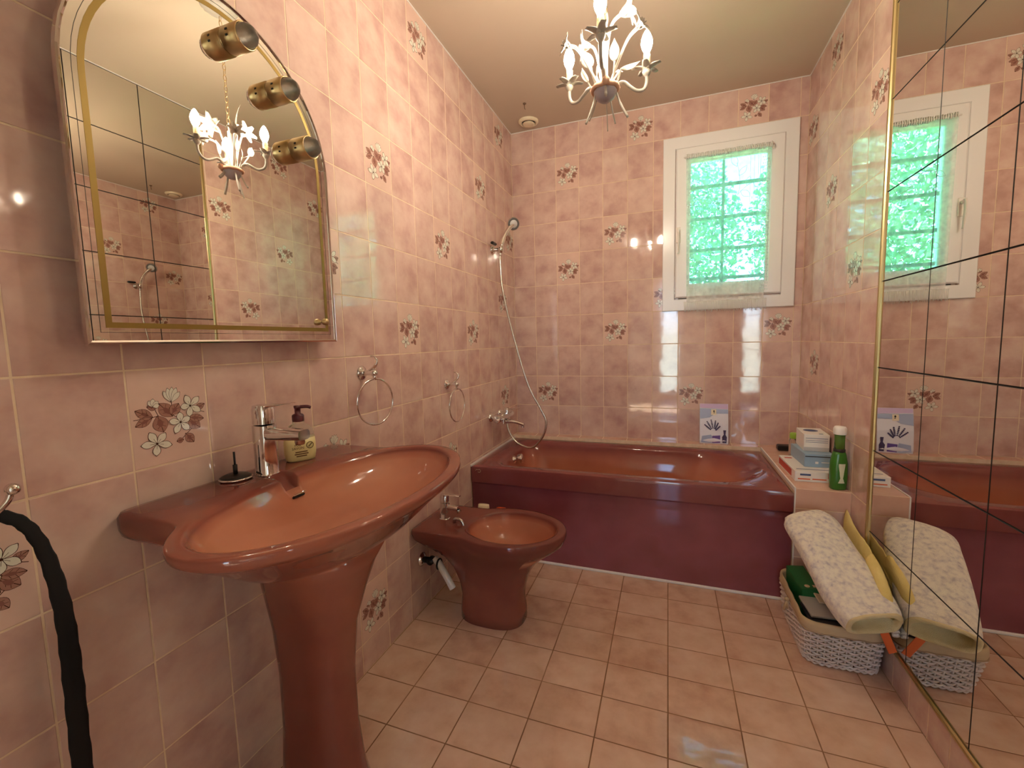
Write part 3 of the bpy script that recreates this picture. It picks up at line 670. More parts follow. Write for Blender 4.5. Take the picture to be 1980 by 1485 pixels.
mb.loft(rings); cpart('ceiling_rose', mb, 'iron_white')
# ------------------------------------------------------------------ ceiling vent and hook
cv = thing('ceiling_vent', 'round cream ventilation outlet on the ceiling above the bath corner', 'vent', (0.159,-0.115,H))
mb = MB(); mb.lathe([(0.062,0.0),(0.062,-0.006),(0.056,-0.013),(0.046,-0.016),(0.043,-0.012),(0.042,-0.001)], 40); mb.build('outer_ring', 'cream', cv)
mb = MB(); mb.lathe([(0.0415,-0.001),(0.0001,-0.001)], 32); mb.build('duct_shadow_gap', 'dark', cv)
mb = MB(); mb.lathe([(0.006,-0.001),(0.006,-0.012),(0.034,-0.013),(0.036,-0.016),(0.034,-0.020),(0.028,-0.022),(0.0001,-0.0225)], 32); mb.build('valve_disc', 'cream', cv)
mat('rust', (0.16,0.09,0.05), 0.7)
hk = MB(); hk.lathe([(0.010,0.0),(0.009,-0.004),(0.003,-0.007)], 12); hk.tube([(0,0,-0.004),(0,0,-0.026),(0.004,0,-0.034)], 0.002, 6)
tag(hk.build('ceiling_hook', 'rust', None, (0.199,-0.318,H)), 'small rusty screw hook in the ceiling near the vent', 'hook')

# ------------------------------------------------------------------ glazed sanitary ware: glaze colour carried by a vertex attribute (1 = pale centre, 0 = dark edge)
def glaze(name, stops, rough=0.07, mott=0.30):
    m = mat(name, stops[0][1], rough); b = m.node_tree.nodes['Principled BSDF']
    at = nd(m, 'ShaderNodeAttribute'); at.attribute_name = 'glaze'
    tc = nd(m, 'ShaderNodeTexCoord'); nz = nd(m, 'ShaderNodeTexNoise'); nz.inputs['Scale'].default_value = 5.0; nz.inputs['Detail'].default_value = 4.0; lk(m, tc.outputs['Object'], nz.inputs['Vector'])
    ma = nd(m, 'ShaderNodeMath', operation='MULTIPLY_ADD'); lk(m, nz.outputs['Fac'], ma.inputs[0]); ma.inputs[1].default_value = mott; ma.inputs[2].default_value = -mott/2
    ad = nd(m, 'ShaderNodeMath', operation='ADD'); lk(m, at.outputs['Fac'], ad.inputs[0]); lk(m, ma.outputs[0], ad.inputs[1])
    cr = nd(m, 'ShaderNodeValToRGB'); el = cr.color_ramp.elements
    while len(el) < len(stops): el.new(0.5)
    for e, (p, c) in zip(el, stops): e.position = p; e.color = (*c,1)
    lk(m, ad.outputs[0], cr.inputs['Fac']); lk(m, cr.outputs['Color'], b.inputs['Base Color'])
    return m
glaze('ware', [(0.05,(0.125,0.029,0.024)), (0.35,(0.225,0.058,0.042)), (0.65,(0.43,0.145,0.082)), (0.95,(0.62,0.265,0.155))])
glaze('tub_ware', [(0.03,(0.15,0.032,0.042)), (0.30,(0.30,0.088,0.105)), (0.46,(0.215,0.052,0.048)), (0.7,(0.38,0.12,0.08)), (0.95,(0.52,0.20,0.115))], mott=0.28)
def set_glaze(o, fn, n_in=0, fn_in=None):
    a = o.data.attributes.new('glaze', 'FLOAT', 'POINT')
    for i, v in enumerate(o.data.vertices): a.data[i].value = fn_in(v.co) if i < n_in else fn(v.co)
    return o
def radial(org, ang, shapes):
    """largest distance from org along ang to the edge of any shape(x, y) -> inside?"""
    dx, dy = math.cos(ang), math.sin(ang); lo, hi = 0.0, 1.2
    best = 0
    for sh in shapes:
        lo, hi = 0.0, 1.2
        for _ in range(26):
            md = (lo+hi)/2
            if sh(org[0]+dx*md, org[1]+dy*md): lo = md
            else: hi = md
        best = max(best, lo)
    return best
def smoothr(r, k):
    n = len(r)
    for _ in range(k): r = [(r[i-1]+2*r[i]+r[(i+1) % n])/4 for i in range(n)]
    return r
def sm01(x): x = max(0, min(1, x)); return x*x*(3-2*x)
def basin_rings(org, N, outer, inner_c, ia, ib, ztop, depth, inner_n=2.0, rimdrop=0.006, deck=0.0, flat=0.35, chan=None):
    """rings from the middle of the bowl outwards to the outer top edge; angles about org"""
    rings = []
    for s, dz in [(0.06,-1.0),(0.2,-0.985),(0.35,-0.95),(0.5,-0.88),(0.64,-0.76),(0.76,-0.60),(0.86,-0.42),(0.93,-0.24),(0.975,-0.10),(1.0,-0.03)]:
        rings.append((s, dz))
    R = []
    for s, dz in rings:
        r = []
        for k in range(N):
            a = 2*PI*k/N; c, q = math.cos(a), math.sin(a)
            # superellipse point in direction a
            f = (abs(c/ib)**inner_n+abs(q/ia)**inner_n)**(-1/inner_n)
            r.append(Vector((inner_c[0]+c*f*s, inner_c[1]+q*f*s, ztop-rimdrop+dz*depth)))
        R.append(r)
    edge = R[-1]
    for t, dz in ((0.10,-rimdrop*0.35),(0.3,-0.0005),(0.6,0.0),(0.88,0.0),(0.97,-0.0015)):
        R.append([Vector((edge[k].x+(outer[k].x-edge[k].x)*t, edge[k].y+(outer[k].y-edge[k].y)*t, ztop+dz)) for k in range(N)])
    return R
# ------------------------------------------------------------------ washbasin
BC = (0.325, -2.072); BA, BBx = 0.362, 0.205; ZT = 0.845; N = 256
org = (0.20, -2.066)
ell = lambda x, y: ((x-BC[0])/BBx)**2+((y-BC[1])/BA)**2 <= 1
def slabsh(x, y):
    r = 0.03; y0, y1, x1 = -2.348, -1.772, 0.20
    if not (0.002 <= x <= x1 and y0 <= y <= y1): return False
    return True
rad = smoothr([radial(org, 2*PI*k/N, (ell, slabsh)) for k in range(N)], 5)
outer = [Vector((max(0.0015, org[0]+rad[k]*math.cos(2*PI*k/N)), org[1]+rad[k]*math.sin(2*PI*k/N), ZT)) for k in range(N)]
# inner ring uses angle about its own centre; re-index outer by nearest angle about the inner centre for clean quads
IC = (0.322, -2.070)
def reang(outer, c):
    pts = [(math.atan2(p.y-c[1], p.x-c[0]) % (2*PI), p) for p in outer]; pts.sort(key=lambda t: t[0]); out = []
    n = len(pts); j = 0
    for k in range(n):
        a = 2*PI*k/n
        while j < n and pts[j][0] < a: j += 1
        a0, p0 = pts[j-1] if j > 0 else (pts[-1][0]-2*PI, pts[-1][1]); a1, p1 = pts[j] if j < n else (pts[0][0]+2*PI, pts[0][1])
        t = (a-a0)/max(1e-9, a1-a0); out.append(p0+(p1-p0)*t)
    return out
outer = reang(outer, IC)
R = basin_rings(org, N, outer, IC, 0.330, 0.175, ZT, 0.100)
for r in R[8:]:                            # channel from the tap into the bowl, above the overflow
    for v in r:
        if v.x < IC[0]-0.08 and v.x > 0.118: v.z -= 0.026*sm01((0.024-abs(v.y-IC[1]+0.002))/0.006)*sm01((v.x-0.118)/0.012)
cen = Vector((0.24, -2.066, 0))
def inward(p, t, z): return Vector((p.x+(cen.x-p.x)*t, p.y+(cen.y-p.y)*t, z)) if p.x > 0.01 else Vector((max(0.0015,p.x), p.y+(cen.y-p.y)*t, z))
for t, z in ((0.0,ZT-0.005),(-0.001,ZT-0.010),(0.005,ZT-0.017),(0.03,ZT-0.025),(0.08,ZT-0.037),(0.15,ZT-0.055),(0.24,ZT-0.080),(0.35,ZT-0.110),(0.47,ZT-0.135),(0.55,ZT-0.150)):
    R.append([inward(p, t*(1-0.55*sm01((0.235-p.x)/0.05)*sm01((0.06-(ZT-z))/0.03)), ZT-(ZT-z)*(1+1.1*sm01((0.235-p.x)/0.05)*sm01((0.06-(ZT-z))/0.05))) for p in outer])
ws_ = thing('washbasin', 'glossy terracotta pedestal washbasin with wide oval bowl', 'washbasin', (0.2,-2.066,0))
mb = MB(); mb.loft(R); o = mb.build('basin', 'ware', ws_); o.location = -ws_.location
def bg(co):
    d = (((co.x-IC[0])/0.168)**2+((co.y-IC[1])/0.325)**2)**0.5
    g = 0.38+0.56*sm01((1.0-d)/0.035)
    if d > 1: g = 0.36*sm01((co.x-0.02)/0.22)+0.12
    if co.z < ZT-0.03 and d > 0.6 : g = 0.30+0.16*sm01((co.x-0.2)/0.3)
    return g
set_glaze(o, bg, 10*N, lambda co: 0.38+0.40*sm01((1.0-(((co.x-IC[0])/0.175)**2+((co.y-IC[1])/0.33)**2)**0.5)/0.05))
def ped(zs):
    rr = []
    for (z, hw, xb, xf) in zs:
        r = []; cxx = (xb+xf)/2; hx = (xf-xb)/2
        for k in range(64):
            a = 2*PI*k/64; c, q = math.cos(a), math.sin(a); n = 2.5
            f = (abs(c)**n+abs(q)**n)**(-1/n); flute = 1-0.035*math.exp(-((abs(a if a < PI else a-2*PI)-0.75)/0.16)**2)
            r.append((cxx+hx*c*f*flute, -2.056+hw*q*f*flute, z))
        rr.append(r)
    return rr
mb = MB(); mb.loft(ped([(0.0,0.093,0.075,0.300),(0.03,0.090,0.075,0.296),(0.10,0.078,0.08,0.282),(0.22,0.068,0.085,0.272),(0.36,0.067,0.085,0.272),(0.48,0.076,0.08,0.284),(0.57,0.095,0.075,0.312),(0.64,0.110,0.07,0.340),(0.70,0.130,0.06,0.375)]))
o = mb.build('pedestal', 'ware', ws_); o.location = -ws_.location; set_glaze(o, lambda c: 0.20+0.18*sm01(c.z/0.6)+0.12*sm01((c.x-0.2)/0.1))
mb = MB(); mb.lathe([(0.0001,0.0),(0.020,0.0),(0.022,0.002),(0.019,0.004),(0.0001,0.003)], 20, 0, Matrix.Translation((IC[0],IC[1],ZT-0.006-0.099))); o = mb.build('drain_ring', 'chrome', ws_); o.location = -ws_.location
mb = MB(); mb.box((0.172,-2.072,0.797), (0.006,0.034,0.012), 0, 0.002, Matrix.Rotation(0.9,3,'Y')); o = mb.build('overflow_slot', 'dark', ws_); o.location = -ws_.location
mb = MB(); mb.box((0.178,-2.072,0.804), (0.003,0.036,0.003), 0, 0.001, Matrix.Rotation(0.9,3,'Y')); o = mb.build('overflow_trim', 'chrome', ws_); o.location = -ws_.location
# tap on the washbasin
def rrect(cx, cy, hx, hy, z, n=4, N=28):
    r = []
    for k in range(N):
        a = 2*PI*k/N; c, q = math.cos(a), math.sin(a); f = (abs(c)**n+abs(q)**n)**(-1/n); r.append(Vector((cx+hx*c*f, cy+hy*q*f, z)))
    return r
fx, fy = 0.080, -2.071
tp = MB(); tp.loft([rrect(fx,fy,0.024,0.024,z,3.0) for z in (ZT,)]+[rrect(fx,fy,0.023,0.0225,z,3.2) for z in (ZT+0.002,ZT+0.045,ZT+0.09,ZT+0.118)]+[rrect(fx,fy,0.020,0.020,ZT+0.120,3)])
sp = []
for t in range(9):
    s = t/8; x = fx+0.006+0.116*s; z = ZT+0.098+0.002*s; w_ = 0.0185-0.0015*s; h_ = 0.0165-0.0045*s
    sp.append([Vector((x, fy+w_*math.copysign(abs(math.cos(a))**0.6,math.cos(a)), z+h_*math.copysign(abs(math.sin(a))**0.6,math.sin(a)))) for a in [2*PI*k/20 for k in range(20)]])
tp.loft(sp)
tap = tp.build('tap_body', 'chrome', ws_); tap.location = -ws_.location; autosmooth(tap, 0.7)
mb = MB(); mb.loft([rrect(fx,fy,0.0215,0.0215,z,3.2) for z in (ZT+0.122,ZT+0.128,ZT+0.155)]+[rrect(fx-0.001,fy,0.019,0.019,ZT+0.166,3)])
mb.loft([[Vector((fx-0.012+0.105*s, fy+(0.0135-0.004*s)*math.cos(a), ZT+0.161+0.012*s+0.005*math.sin(a)*(1.3-s))) for a in [2*PI*k/14 for k in range(14)]] for s in [i/7 for i in range(8)]])
autosmooth(mb.build('tap_lever', 'chrome', tap), 0.7)
mb = MB(); mb.lathe([(0.011,0.0),(0.011,-0.010),(0.0095,-0.014),(0.008,-0.013),(0.0001,-0.010)], 18, 0, Matrix.Translation((fx+0.108,fy,ZT+0.091))); mb.build('aerator', 'chrome_dull', tap)
mb = MB(); mb.tube([(fx-0.026,fy,ZT),(fx-0.026,fy,ZT+0.03)], 0.0022, 6); mb.sphere((fx-0.026,fy,ZT+0.033), 0.004, 10, 6); mb.build('lift_rod', 'chrome', tap)

# soap dispenser
mat('soap', srgb(234,222,158), 0.3); mat('pet', (0.95,0.93,0.88), 0.05, trans=0.85, ior=1.3); mat('pump', srgb(84,34,44), 0.3); mat('ink', srgb(96,66,30), 0.6)
SX, SY = 0.062, -1.952
sd_ = thing('soap_dispenser', 'yellow liquid soap bottle with dark red pump behind the basin tap', 'soap bottle', (SX,SY,ZT+0.0004), -0.5)
def oval(hx, hy, z, n=2.6, N=36): return [Vector((hx*math.copysign(abs(math.cos(a))**(2/n),math.cos(a)), hy*math.copysign(abs(math.sin(a))**(2/n),math.sin(a)), z)) for a in [2*PI*k/N for k in range(N)]]
mb = MB(); mb.loft([oval(0.020,0.032,0.0),oval(0.023,0.036,0.003),oval(0.025,0.039,0.02),oval(0.025,0.039,0.045),oval(0.024,0.0375,0.060)]); mb.build('liquid_soap', 'soap', sd_)
mb = MB(); mb.loft([oval(0.0241,0.0377,0.0602),oval(0.0235,0.036,0.070),oval(0.022,0.032,0.083),oval(0.018,0.023,0.093),oval(0.0145,0.0145,0.099),oval(0.0135,0.0135,0.106)], cap0=False, cap1=False); mb.build('clear_neck', 'pet', sd_)
mb = MB(); mb.lathe([(0.0145,0.104),(0.0150,0.106),(0.0150,0.120),(0.0125,0.123),(0.0075,0.125),(0.0075,0.138),(0.009,0.140),(0.009,0.146),(0.0001,0.147)], 20); mb.tube(catmull([(0,0,0.142),(0.010,0.020,0.1425),(0.013,0.030,0.139)],4), 0.0045, 8); mb.build('pump', 'pump', sd_)
mb = MB(); mb.tube([(0,0,0.006),(0,0,0.105)], 0.0022, 6); 
for s, z, sz in (('PUR',0.044,0.0090),('SAVON',0.036,0.0090)):
    text_mesh('label_text', s, sz, 'ink', sd_, frame((0.0256,-0.012,z), (0,1,0), (0,0,1), (1,0,0)))
mb = MB(); 
for z, w_ in ((0.026,0.030),(0.0205,0.034),(0.015,0.026)):
    mb.box((0.0255,-0.004,z), (0.0004,w_,0.0028))
mb.tube([(0.0255,0.018+0.0085*math.cos(a),0.041+0.0085*math.sin(a)) for a in [2*PI*k/18 for k in range(18)]], 0.0009, 4, closed=True); mb.tube([(0.0256,0.014,0.037),(0.0256,0.019,0.042),(0.0256,0.023,0.046)], 0.0012, 4)
o = mb.build('label_print', 'ink', sd_); o['kind'] = 'stuff'
# black drain stopper standing on the basin
ds = thing('drain_stopper', 'black drain stopper with chrome rim and upright stem beside the basin tap', 'drain stopper', (0.048,-2.128,ZT+0.0004))
mb = MB(); mb.lathe([(0.0001,0.001),(0.030,0.001),(0.0325,0.004),(0.030,0.008),(0.022,0.0115),(0.0001,0.013)], 28); mb.build('rubber_disc', 'black', ds)
mb = MB(); mb.lathe([(0.0305,0.0),(0.0345,0.0015),(0.0350,0.004),(0.0325,0.0055)], 28); mb.build('chrome_rim', 'chrome', ds)
mb = MB(); mb.tube([(0,0,0.012),(0,0,0.034)], 0.0048, 10); mb.tube([(0,0,0.033),(0,0,0.064)], 0.0023, 8); mb.build('stem', 'black', ds)

# ------------------------------------------------------------------ towel rings
def towel_ring(y, z, th, label):
    t = thing('towel_ring', label, 'towel ring', (0.0005,y,z), 0, 'chrome towel rings on the left wall')
    mb = MB(); mb.lathe([(0.024,0.0),(0.024,0.003),(0.020,0.007),(0.012,0.010),(0.0085,0.014),(0.0085,0.040),(0.011,0.046),(0.011,0.056),(0.006,0.062),(0.0001,0.063)], 24, 0, RX); mb.build('wall_post', 'chrome', t)
    mb = MB(); mb.tube(catmull([(0.03,0,0.006),(0.050,0.006,0.022),(0.060,0.008,0.040),(0.050,0.008,0.054),(0.036,0.006,0.056)],5), [0.0052]*8+[0.004]*8+[0.0032]*5, 8); mb.build('hook', 'chrome', t)
    c = Vector((0.052, 0.0, -0.098)); h = Vector((math.sin(th),math.cos(th),0)); r = 0.078
    mb = MB(); mb.tube([c+h*r*math.cos(a)+UP*r*math.sin(a) for a in [2*PI*k/48 for k in range(48)]], 0.0034, 8, closed=True); mb.build('ring', 'chrome', t)
    mb = MB(); mb.tube([(0.052,0,-0.004),(0.052,0,-0.024)], 0.0055, 10); mb.build('ring_eye', 'chrome', t)
towel_ring(-1.612, 1.052, 0.18, 'chrome towel ring with a hook, nearer the arched mirror')
towel_ring(-1.01, 0.952, 0.0, 'chrome towel ring with a hook, nearer the bathtub')
# ------------------------------------------------------------------ coat hook and the black strap hanging from it at the left edge
ckk = thing('coat_hook', 'chrome coat hook with ball tip at the left picture edge', 'hook', (0.0005,-2.56,0.93))
mb = MB(); mb.lathe([(0.020,0.0),(0.020,0.003),(0.012,0.008),(0.007,0.010),(0.006,0.03),(0.0001,0.032)], 18, 0, RX); mb.build('wall_plate', 'chrome', ckk)
mb = MB(); mb.tube(catmull([(0.022,0,0),(0.045,0.018,-0.016),(0.058,0.045,-0.018),(0.060,0.062,-0.004),(0.060,0.068,0.010)],6), [0.0058]*12+[0.0045]*13, 10); mb.build('hook_arm', 'chrome', ckk)
mb = MB(); mb.sphere((0.060,0.070,0.014), 0.0095, 14, 10); mb.build('ball_tip', 'chrome', ckk)
st = thing('black_strap', 'flat black fabric strap hanging from the hook beside the washbasin', 'strap', (0.06,-2.50,0.91))
path = catmull([(0.05,-2.565,0.86),(0.055,-2.545,0.905),(0.058,-2.515,0.912),(0.060,-2.482,0.885),(0.062,-2.462,0.82),(0.063,-2.452,0.72),(0.063,-2.451,0.60),(0.063,-2.453,0.46),(0.063,-2.452,0.32),(0.062,-2.450,0.20)],8)
rr = []
for i, p in enumerate(path):
    t = (path[min(i+1,len(path)-1)]-path[max(i-1,0)]).normalized(); nn = t.cross(Vector((1,0,0))).normalized(); s = i/len(path); w_ = 0.009+0.005*sm01((s-0.3)/0.4)
    rr.append([p+nn*w_*math.cos(a)+Vector((1,0,0))*0.0028*math.sin(a)+nn*0.0008*math.sin(i*1.9) for a in [2*PI*k/10 for k in range(10)]])
mb = MB(); mb.loft(rr); o = mb.build('strap_band', 'black_cloth', st); o.location = -st.location
# ------------------------------------------------------------------ bathtub
TX0, TX1, TY0, TY1, TZ = 0.005, 1.4885, -0.782, -0.0745, 0.490
tc0 = (0.76, -0.432); N = 320
def rr_inside(x0, x1, y0, y1, rl, rrr):
    def f(x, y):
        if not (x0 <= x <= x1 and y0 <= y <= y1): return False
        for cx, r, s in ((x0,rl,1),(x1,rrr,-1)):
            ex = (x-cx)*s
            if ex < r:
                for cy, t in ((y0,1),(y1,-1)):
                    ey = (y-cy)*t
                    if ey < r and (r-ex)**2+(r-ey)**2 > r*r: return False
        return True
    return f
def outline(sh, c, z): return [Vector((c[0]+radial(c,2*PI*k/N,(sh,))*math.cos(2*PI*k/N), c[1]+radial(c,2*PI*k/N,(sh,))*math.sin(2*PI*k/N), z)) for k in range(N)]
OU = outline(rr_inside(TX0,TX1,TY0,TY1,0.008,0.008), tc0, TZ); IN = outline(rr_inside(0.105,1.425,-0.700,-0.150,0.10,0.275), tc0, TZ); BT = outline(rr_inside(0.21,1.10,-0.60,-0.25,0.10,0.16), tc0, 0.10)
for cxx, cyy in ((TX0,TY0),(TX1,TY0),(TX0,TY1),(TX1,TY1)):
    k = min(range(N), key=lambda i: (OU[i].x-cxx)**2+(OU[i].y-cyy)**2); OU[k] = Vector((cxx,cyy,TZ))
lp = lambda a, b, t, z: [Vector((p.x+(q.x-p.x)*t, p.y+(q.y-p.y)*t, z)) for p, q in zip(a, b)]
cen_t = [Vector((tc0[0],tc0[1],0))]*N
R = [lp(BT,cen_t,0.95,0.100), lp(BT,cen_t,0.5,0.100), lp(BT,cen_t,0.12,0.102)]
for t, z in ((0.98,0.108),(0.93,0.125),(0.86,0.16),(0.72,0.23),(0.52,0.32),(0.32,0.40),(0.15,0.452),(0.06,0.472),(0.0,0.4815)): R.append(lp(IN,BT,t,z))
for t, z in ((0.08,0.4865),(0.2,0.4885),(0.6,0.4895),(0.94,0.490),(0.985,0.4885),(1.0,0.484)): R.append(lp(IN,OU,t,z))
for z in (0.47,0.42,0.405): R.append([Vector((p.x,p.y,z)) for p in OU])
R.append([Vector((p.x+(tc0[0]-p.x)*0.02,p.y+(tc0[1]-p.y)*0.04,0.402)) for p in OU])
tub = thing('bathtub', 'dark burgundy glazed bathtub built in under the window', 'bathtub', (0.75,-0.43,0))
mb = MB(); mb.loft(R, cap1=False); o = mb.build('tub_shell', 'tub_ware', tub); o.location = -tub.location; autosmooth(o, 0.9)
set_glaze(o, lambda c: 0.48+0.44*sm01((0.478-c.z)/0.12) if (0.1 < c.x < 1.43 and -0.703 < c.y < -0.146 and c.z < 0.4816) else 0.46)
prof = [(-0.778,0.4035),(-0.776,0.396),(-0.775,0.375),(-0.774,0.355),(-0.768,0.150),(-0.764,0.011),(-0.735,0.011),(-0.735,0.4035)]
mb = MB(); nx = 40; mb.loft([[(0.006+(1.482)*i/nx, y, z) for y, z in prof] for i in range(nx+1)], smooth=False)
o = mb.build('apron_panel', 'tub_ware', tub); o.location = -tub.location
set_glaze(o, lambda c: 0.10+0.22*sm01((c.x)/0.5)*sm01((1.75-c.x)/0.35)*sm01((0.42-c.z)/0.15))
mat('enamel_chip', srgb(214,190,160), 0.6)
mb = MB(); mb.tube([(p[0], TY0-0.0006, p[1]) for p in ((0.030,0.468),(0.036,0.474),(0.046,0.472),(0.052,0.476),(0.060,0.470),(0.058,0.462),(0.050,0.459),(0.043,0.462))], 0.0009, 4); o = mb.build('enamel_chip', 'enamel_chip', tub); o.location = -tub.location
# waste knob
M = Matrix.Translation((0.128,-0.432,0.440)) @ Matrix.Rotation(math.radians(78),4,'Y')
mb = MB(); mb.lathe([(0.022,-0.012),(0.022,0.003),(0.015,0.006),(0.015,0.022),(0.026,0.023),(0.0275,0.026),(0.0275,0.048),(0.025,0.052),(0.0001,0.053)], 24, 0, M); o = mb.build('overflow_knob', 'chrome', tub); o.location = -tub.location
mb = MB(); mb.lathe([(0.0001,0.0),(0.025,0.0),(0.027,0.002),(0.022,0.004),(0.0001,0.003)], 20, 0, Matrix.Translation((0.33,-0.43,0.101))); o = mb.build('tub_drain', 'chrome', tub); o.location = -tub.location

# ------------------------------------------------------------------ bidet
N = 192; QC = (0.372,-1.229); QA, QB = 0.187, 0.246; QZ = 0.395
e2 = lambda x, y: ((x-QC[0])/QB)**2+((y-QC[1])/QA)**2 <= 1
s2 = lambda x, y: 0.004 <= x <= 0.24 and -1.384 <= y <= -1.080
og = (0.25,-1.231)
rad = smoothr([radial(og, 2*PI*k/N, (e2,s2)) for k in range(N)], 6)
outer = [Vector((max(0.002,og[0]+rad[k]*math.cos(2*PI*k/N)), og[1]+rad[k]*math.sin(2*PI*k/N), QZ)) for k in range(N)]
IQ = (0.392,-1.229); outer = reang(outer, IQ)
R = basin_rings(og, N, outer, IQ, 0.148, 0.186, QZ, 0.115)
cen = Vector((0.31,-1.229,0))
for t, z in ((0.0,QZ-0.006),(-0.003,QZ-0.016),(0.005,QZ-0.030),(0.03,QZ-0.046)): R.append([inward(p,t,z) for p in outer])
foot = lambda hx, hy, cx: [Vector((cx+hx*math.copysign(abs(math.cos(a))**0.75,math.cos(a)), -1.229+hy*math.copysign(abs(math.sin(a))**0.75,math.sin(a)),0)) for a in [2*PI*k/N for k in range(N)]]
F0 = foot(0.138,0.098,0.305); F1 = foot(0.132,0.092,0.305); L0 = [inward(p,0.03,0) for p in outer]
for t, z in ((0.16,QZ-0.068),(0.38,QZ-0.095),(0.62,QZ-0.130),(0.82,QZ-0.180),(0.95,QZ-0.245),(1.0,QZ-0.30)): R.append([Vector((a.x+(b.x-a.x)*t, a.y+(b.y-a.y)*t, z)) for a, b in zip(L0,F1)])
R.append([Vector((p.x,p.y,0.04)) for p in F0]); R.append([Vector((p.x,p.y,0.0005)) for p in F0])
bd = thing('bidet', 'glossy terracotta bidet standing on the floor by the left wall', 'bidet', (0.305,-1.229,0))
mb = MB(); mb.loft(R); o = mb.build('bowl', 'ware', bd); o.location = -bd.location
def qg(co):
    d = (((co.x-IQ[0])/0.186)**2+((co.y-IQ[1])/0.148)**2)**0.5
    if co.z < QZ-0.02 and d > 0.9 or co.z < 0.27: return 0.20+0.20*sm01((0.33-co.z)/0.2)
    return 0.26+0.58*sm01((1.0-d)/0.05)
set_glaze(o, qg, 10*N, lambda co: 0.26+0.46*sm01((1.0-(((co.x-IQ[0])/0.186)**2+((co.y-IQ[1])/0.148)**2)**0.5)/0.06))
bx_, by_ = 0.088, -1.232
mb = MB(); mb.loft([rrect(bx_,by_,0.0215,0.0205,QZ,3)]+[rrect(bx_+0.02*(z/0.075)**2*0.2,by_,0.019,0.018,QZ+z,3) for z in (0.003,0.03,0.055,0.07)])
mb.loft([[Vector((bx_+0.004+0.062*s, by_+(0.014-0.002*s)*math.copysign(abs(math.cos(a))**0.6,math.cos(a)), QZ+0.052-0.004*s+(0.011-0.001*s)*math.copysign(abs(math.sin(a))**0.6,math.sin(a)))) for a in [2*PI*k/16 for k in range(16)]] for s in [i/6 for i in range(7)]])
t2 = mb.build('tap_body', 'chrome', bd); t2.location = -bd.location; autosmooth(t2, 0.7)
mb = MB(); mb.loft([rrect(bx_,by_,0.018,0.017,QZ+z,3) for z in (0.073,0.078,0.098)]+[rrect(bx_,by_,0.014,0.013,QZ+0.106,3)])
mb.loft([[Vector((bx_-0.010+0.085*s, by_+(0.011-0.003*s)*math.cos(a), QZ+0.102+0.012*s-0.010*s*s+0.0025*math.sin(a))) for a in [2*PI*k/12 for k in range(12)]] for s in [i/7 for i in range(8)]]); autosmooth(mb.build('tap_lever', 'chrome', t2), 0.7)
mb = MB(); mb.lathe([(0.010,0.0),(0.010,-0.010),(0.008,-0.012),(0.0001,-0.010)], 16, 0, Matrix.Translation((bx_+0.064,by_,QZ+0.042)) @ Matrix.Rotation(-0.5,4,'Y')); mb.build('aerator', 'chrome_dull', t2)
mb = MB(); mb.tube(catmull([(0.148,-1.262,QZ+0.0005),(0.152,-1.264,QZ+0.014),(0.168,-1.266,QZ+0.018),(0.186,-1.268,QZ+0.012),(0.194,-1.269,QZ-0.004),(0.195,-1.269,QZ-0.016)],5), [0.0072]*16+[0.0056]*10, 10); mb.tube([(0.188,-1.288,QZ-0.012),(0.196,-1.252,QZ-0.012)], 0.0022, 6); o = mb.build('rim_spout', 'chrome_dull', bd); o.location = -bd.location
# waste pipe and valve at the wall behind the bidet
wp = thing('waste_pipe', 'white waste pipe with dark shut-off valve behind the bidet', 'pipe', (0.0,-1.25,0.2))
def wpp(n, mb, m): o = mb.build(n, m, wp); o.location = -wp.location
mb = MB(); mb.lathe([(0.030,0.0008),(0.030,0.004),(0.018,0.012),(0.014,0.013)], 20, 0, Matrix.Translation((0,-1.290,0.225)) @ RX); wpp('wall_flange', mb, 'chrome')
mb = MB(); mb.tube([(0.004,-1.290,0.225),(0.055,-1.290,0.225)], 0.013, 12); mb.tube([(0.045,-1.303,0.225),(0.045,-1.275,0.225)], 0.016, 12); wpp('valve', mb, 'black')
mb = MB(); mb.tube(catmull([(0.06,-1.285,0.235),(0.085,-1.29,0.215),(0.125,-1.298,0.165),(0.150,-1.300,0.125)],6), 0.0145, 12); wpp('drain_tube', mb, 'white_plastic')
mb = MB(); mb.tube([(0.084+0.0*math.cos(a),-1.29+0.021*math.cos(a),0.216+0.021*math.sin(a)) for a in [2*PI*k/20 for k in range(20)]], 0.004, 6, closed=True); wpp('rubber_collar', mb, 'black')
# two cleaning bottles on the floor between bidet and tub
mat('orange', srgb(240,96,40), 0.35)
t = thing('cleaner_bottle', 'white cleaning bottle with orange cap behind the bidet', 'bottle', (0.235,-0.945,0.0005))
mb = MB(); mb.loft([oval(0.036,0.026,0.0),oval(0.040,0.030,0.005),oval(0.040,0.030,0.22),oval(0.030,0.024,0.27),oval(0.014,0.014,0.295),oval(0.013,0.013,0.31)]); mb.build('bottle_body', 'white_plastic', t)
mb = MB(); mb.loft([oval(0.026,0.018,0.305,4),oval(0.027,0.019,0.31,4),oval(0.027,0.019,0.338,4),oval(0.024,0.017,0.343,4)]); mb.build('cap', 'orange', t)
t = thing('spray_bottle', 'pale grey bottle top showing behind the bidet tap', 'bottle', (0.135,-0.925,0.0005))
mb = MB(); mb.loft([oval(0.030,0.030,0.0),oval(0.034,0.034,0.005),oval(0.034,0.034,0.21),oval(0.026,0.026,0.27),oval(0.015,0.015,0.29)]); mb.build('bottle_body', 'white_plastic', t)
mb = MB(); mb.loft([oval(0.017,0.017,0.288),oval(0.017,0.017,0.312),oval(0.030,0.015,0.325),oval(0.028,0.013,0.345)]); mb.build('spray_head', 'cream', t)

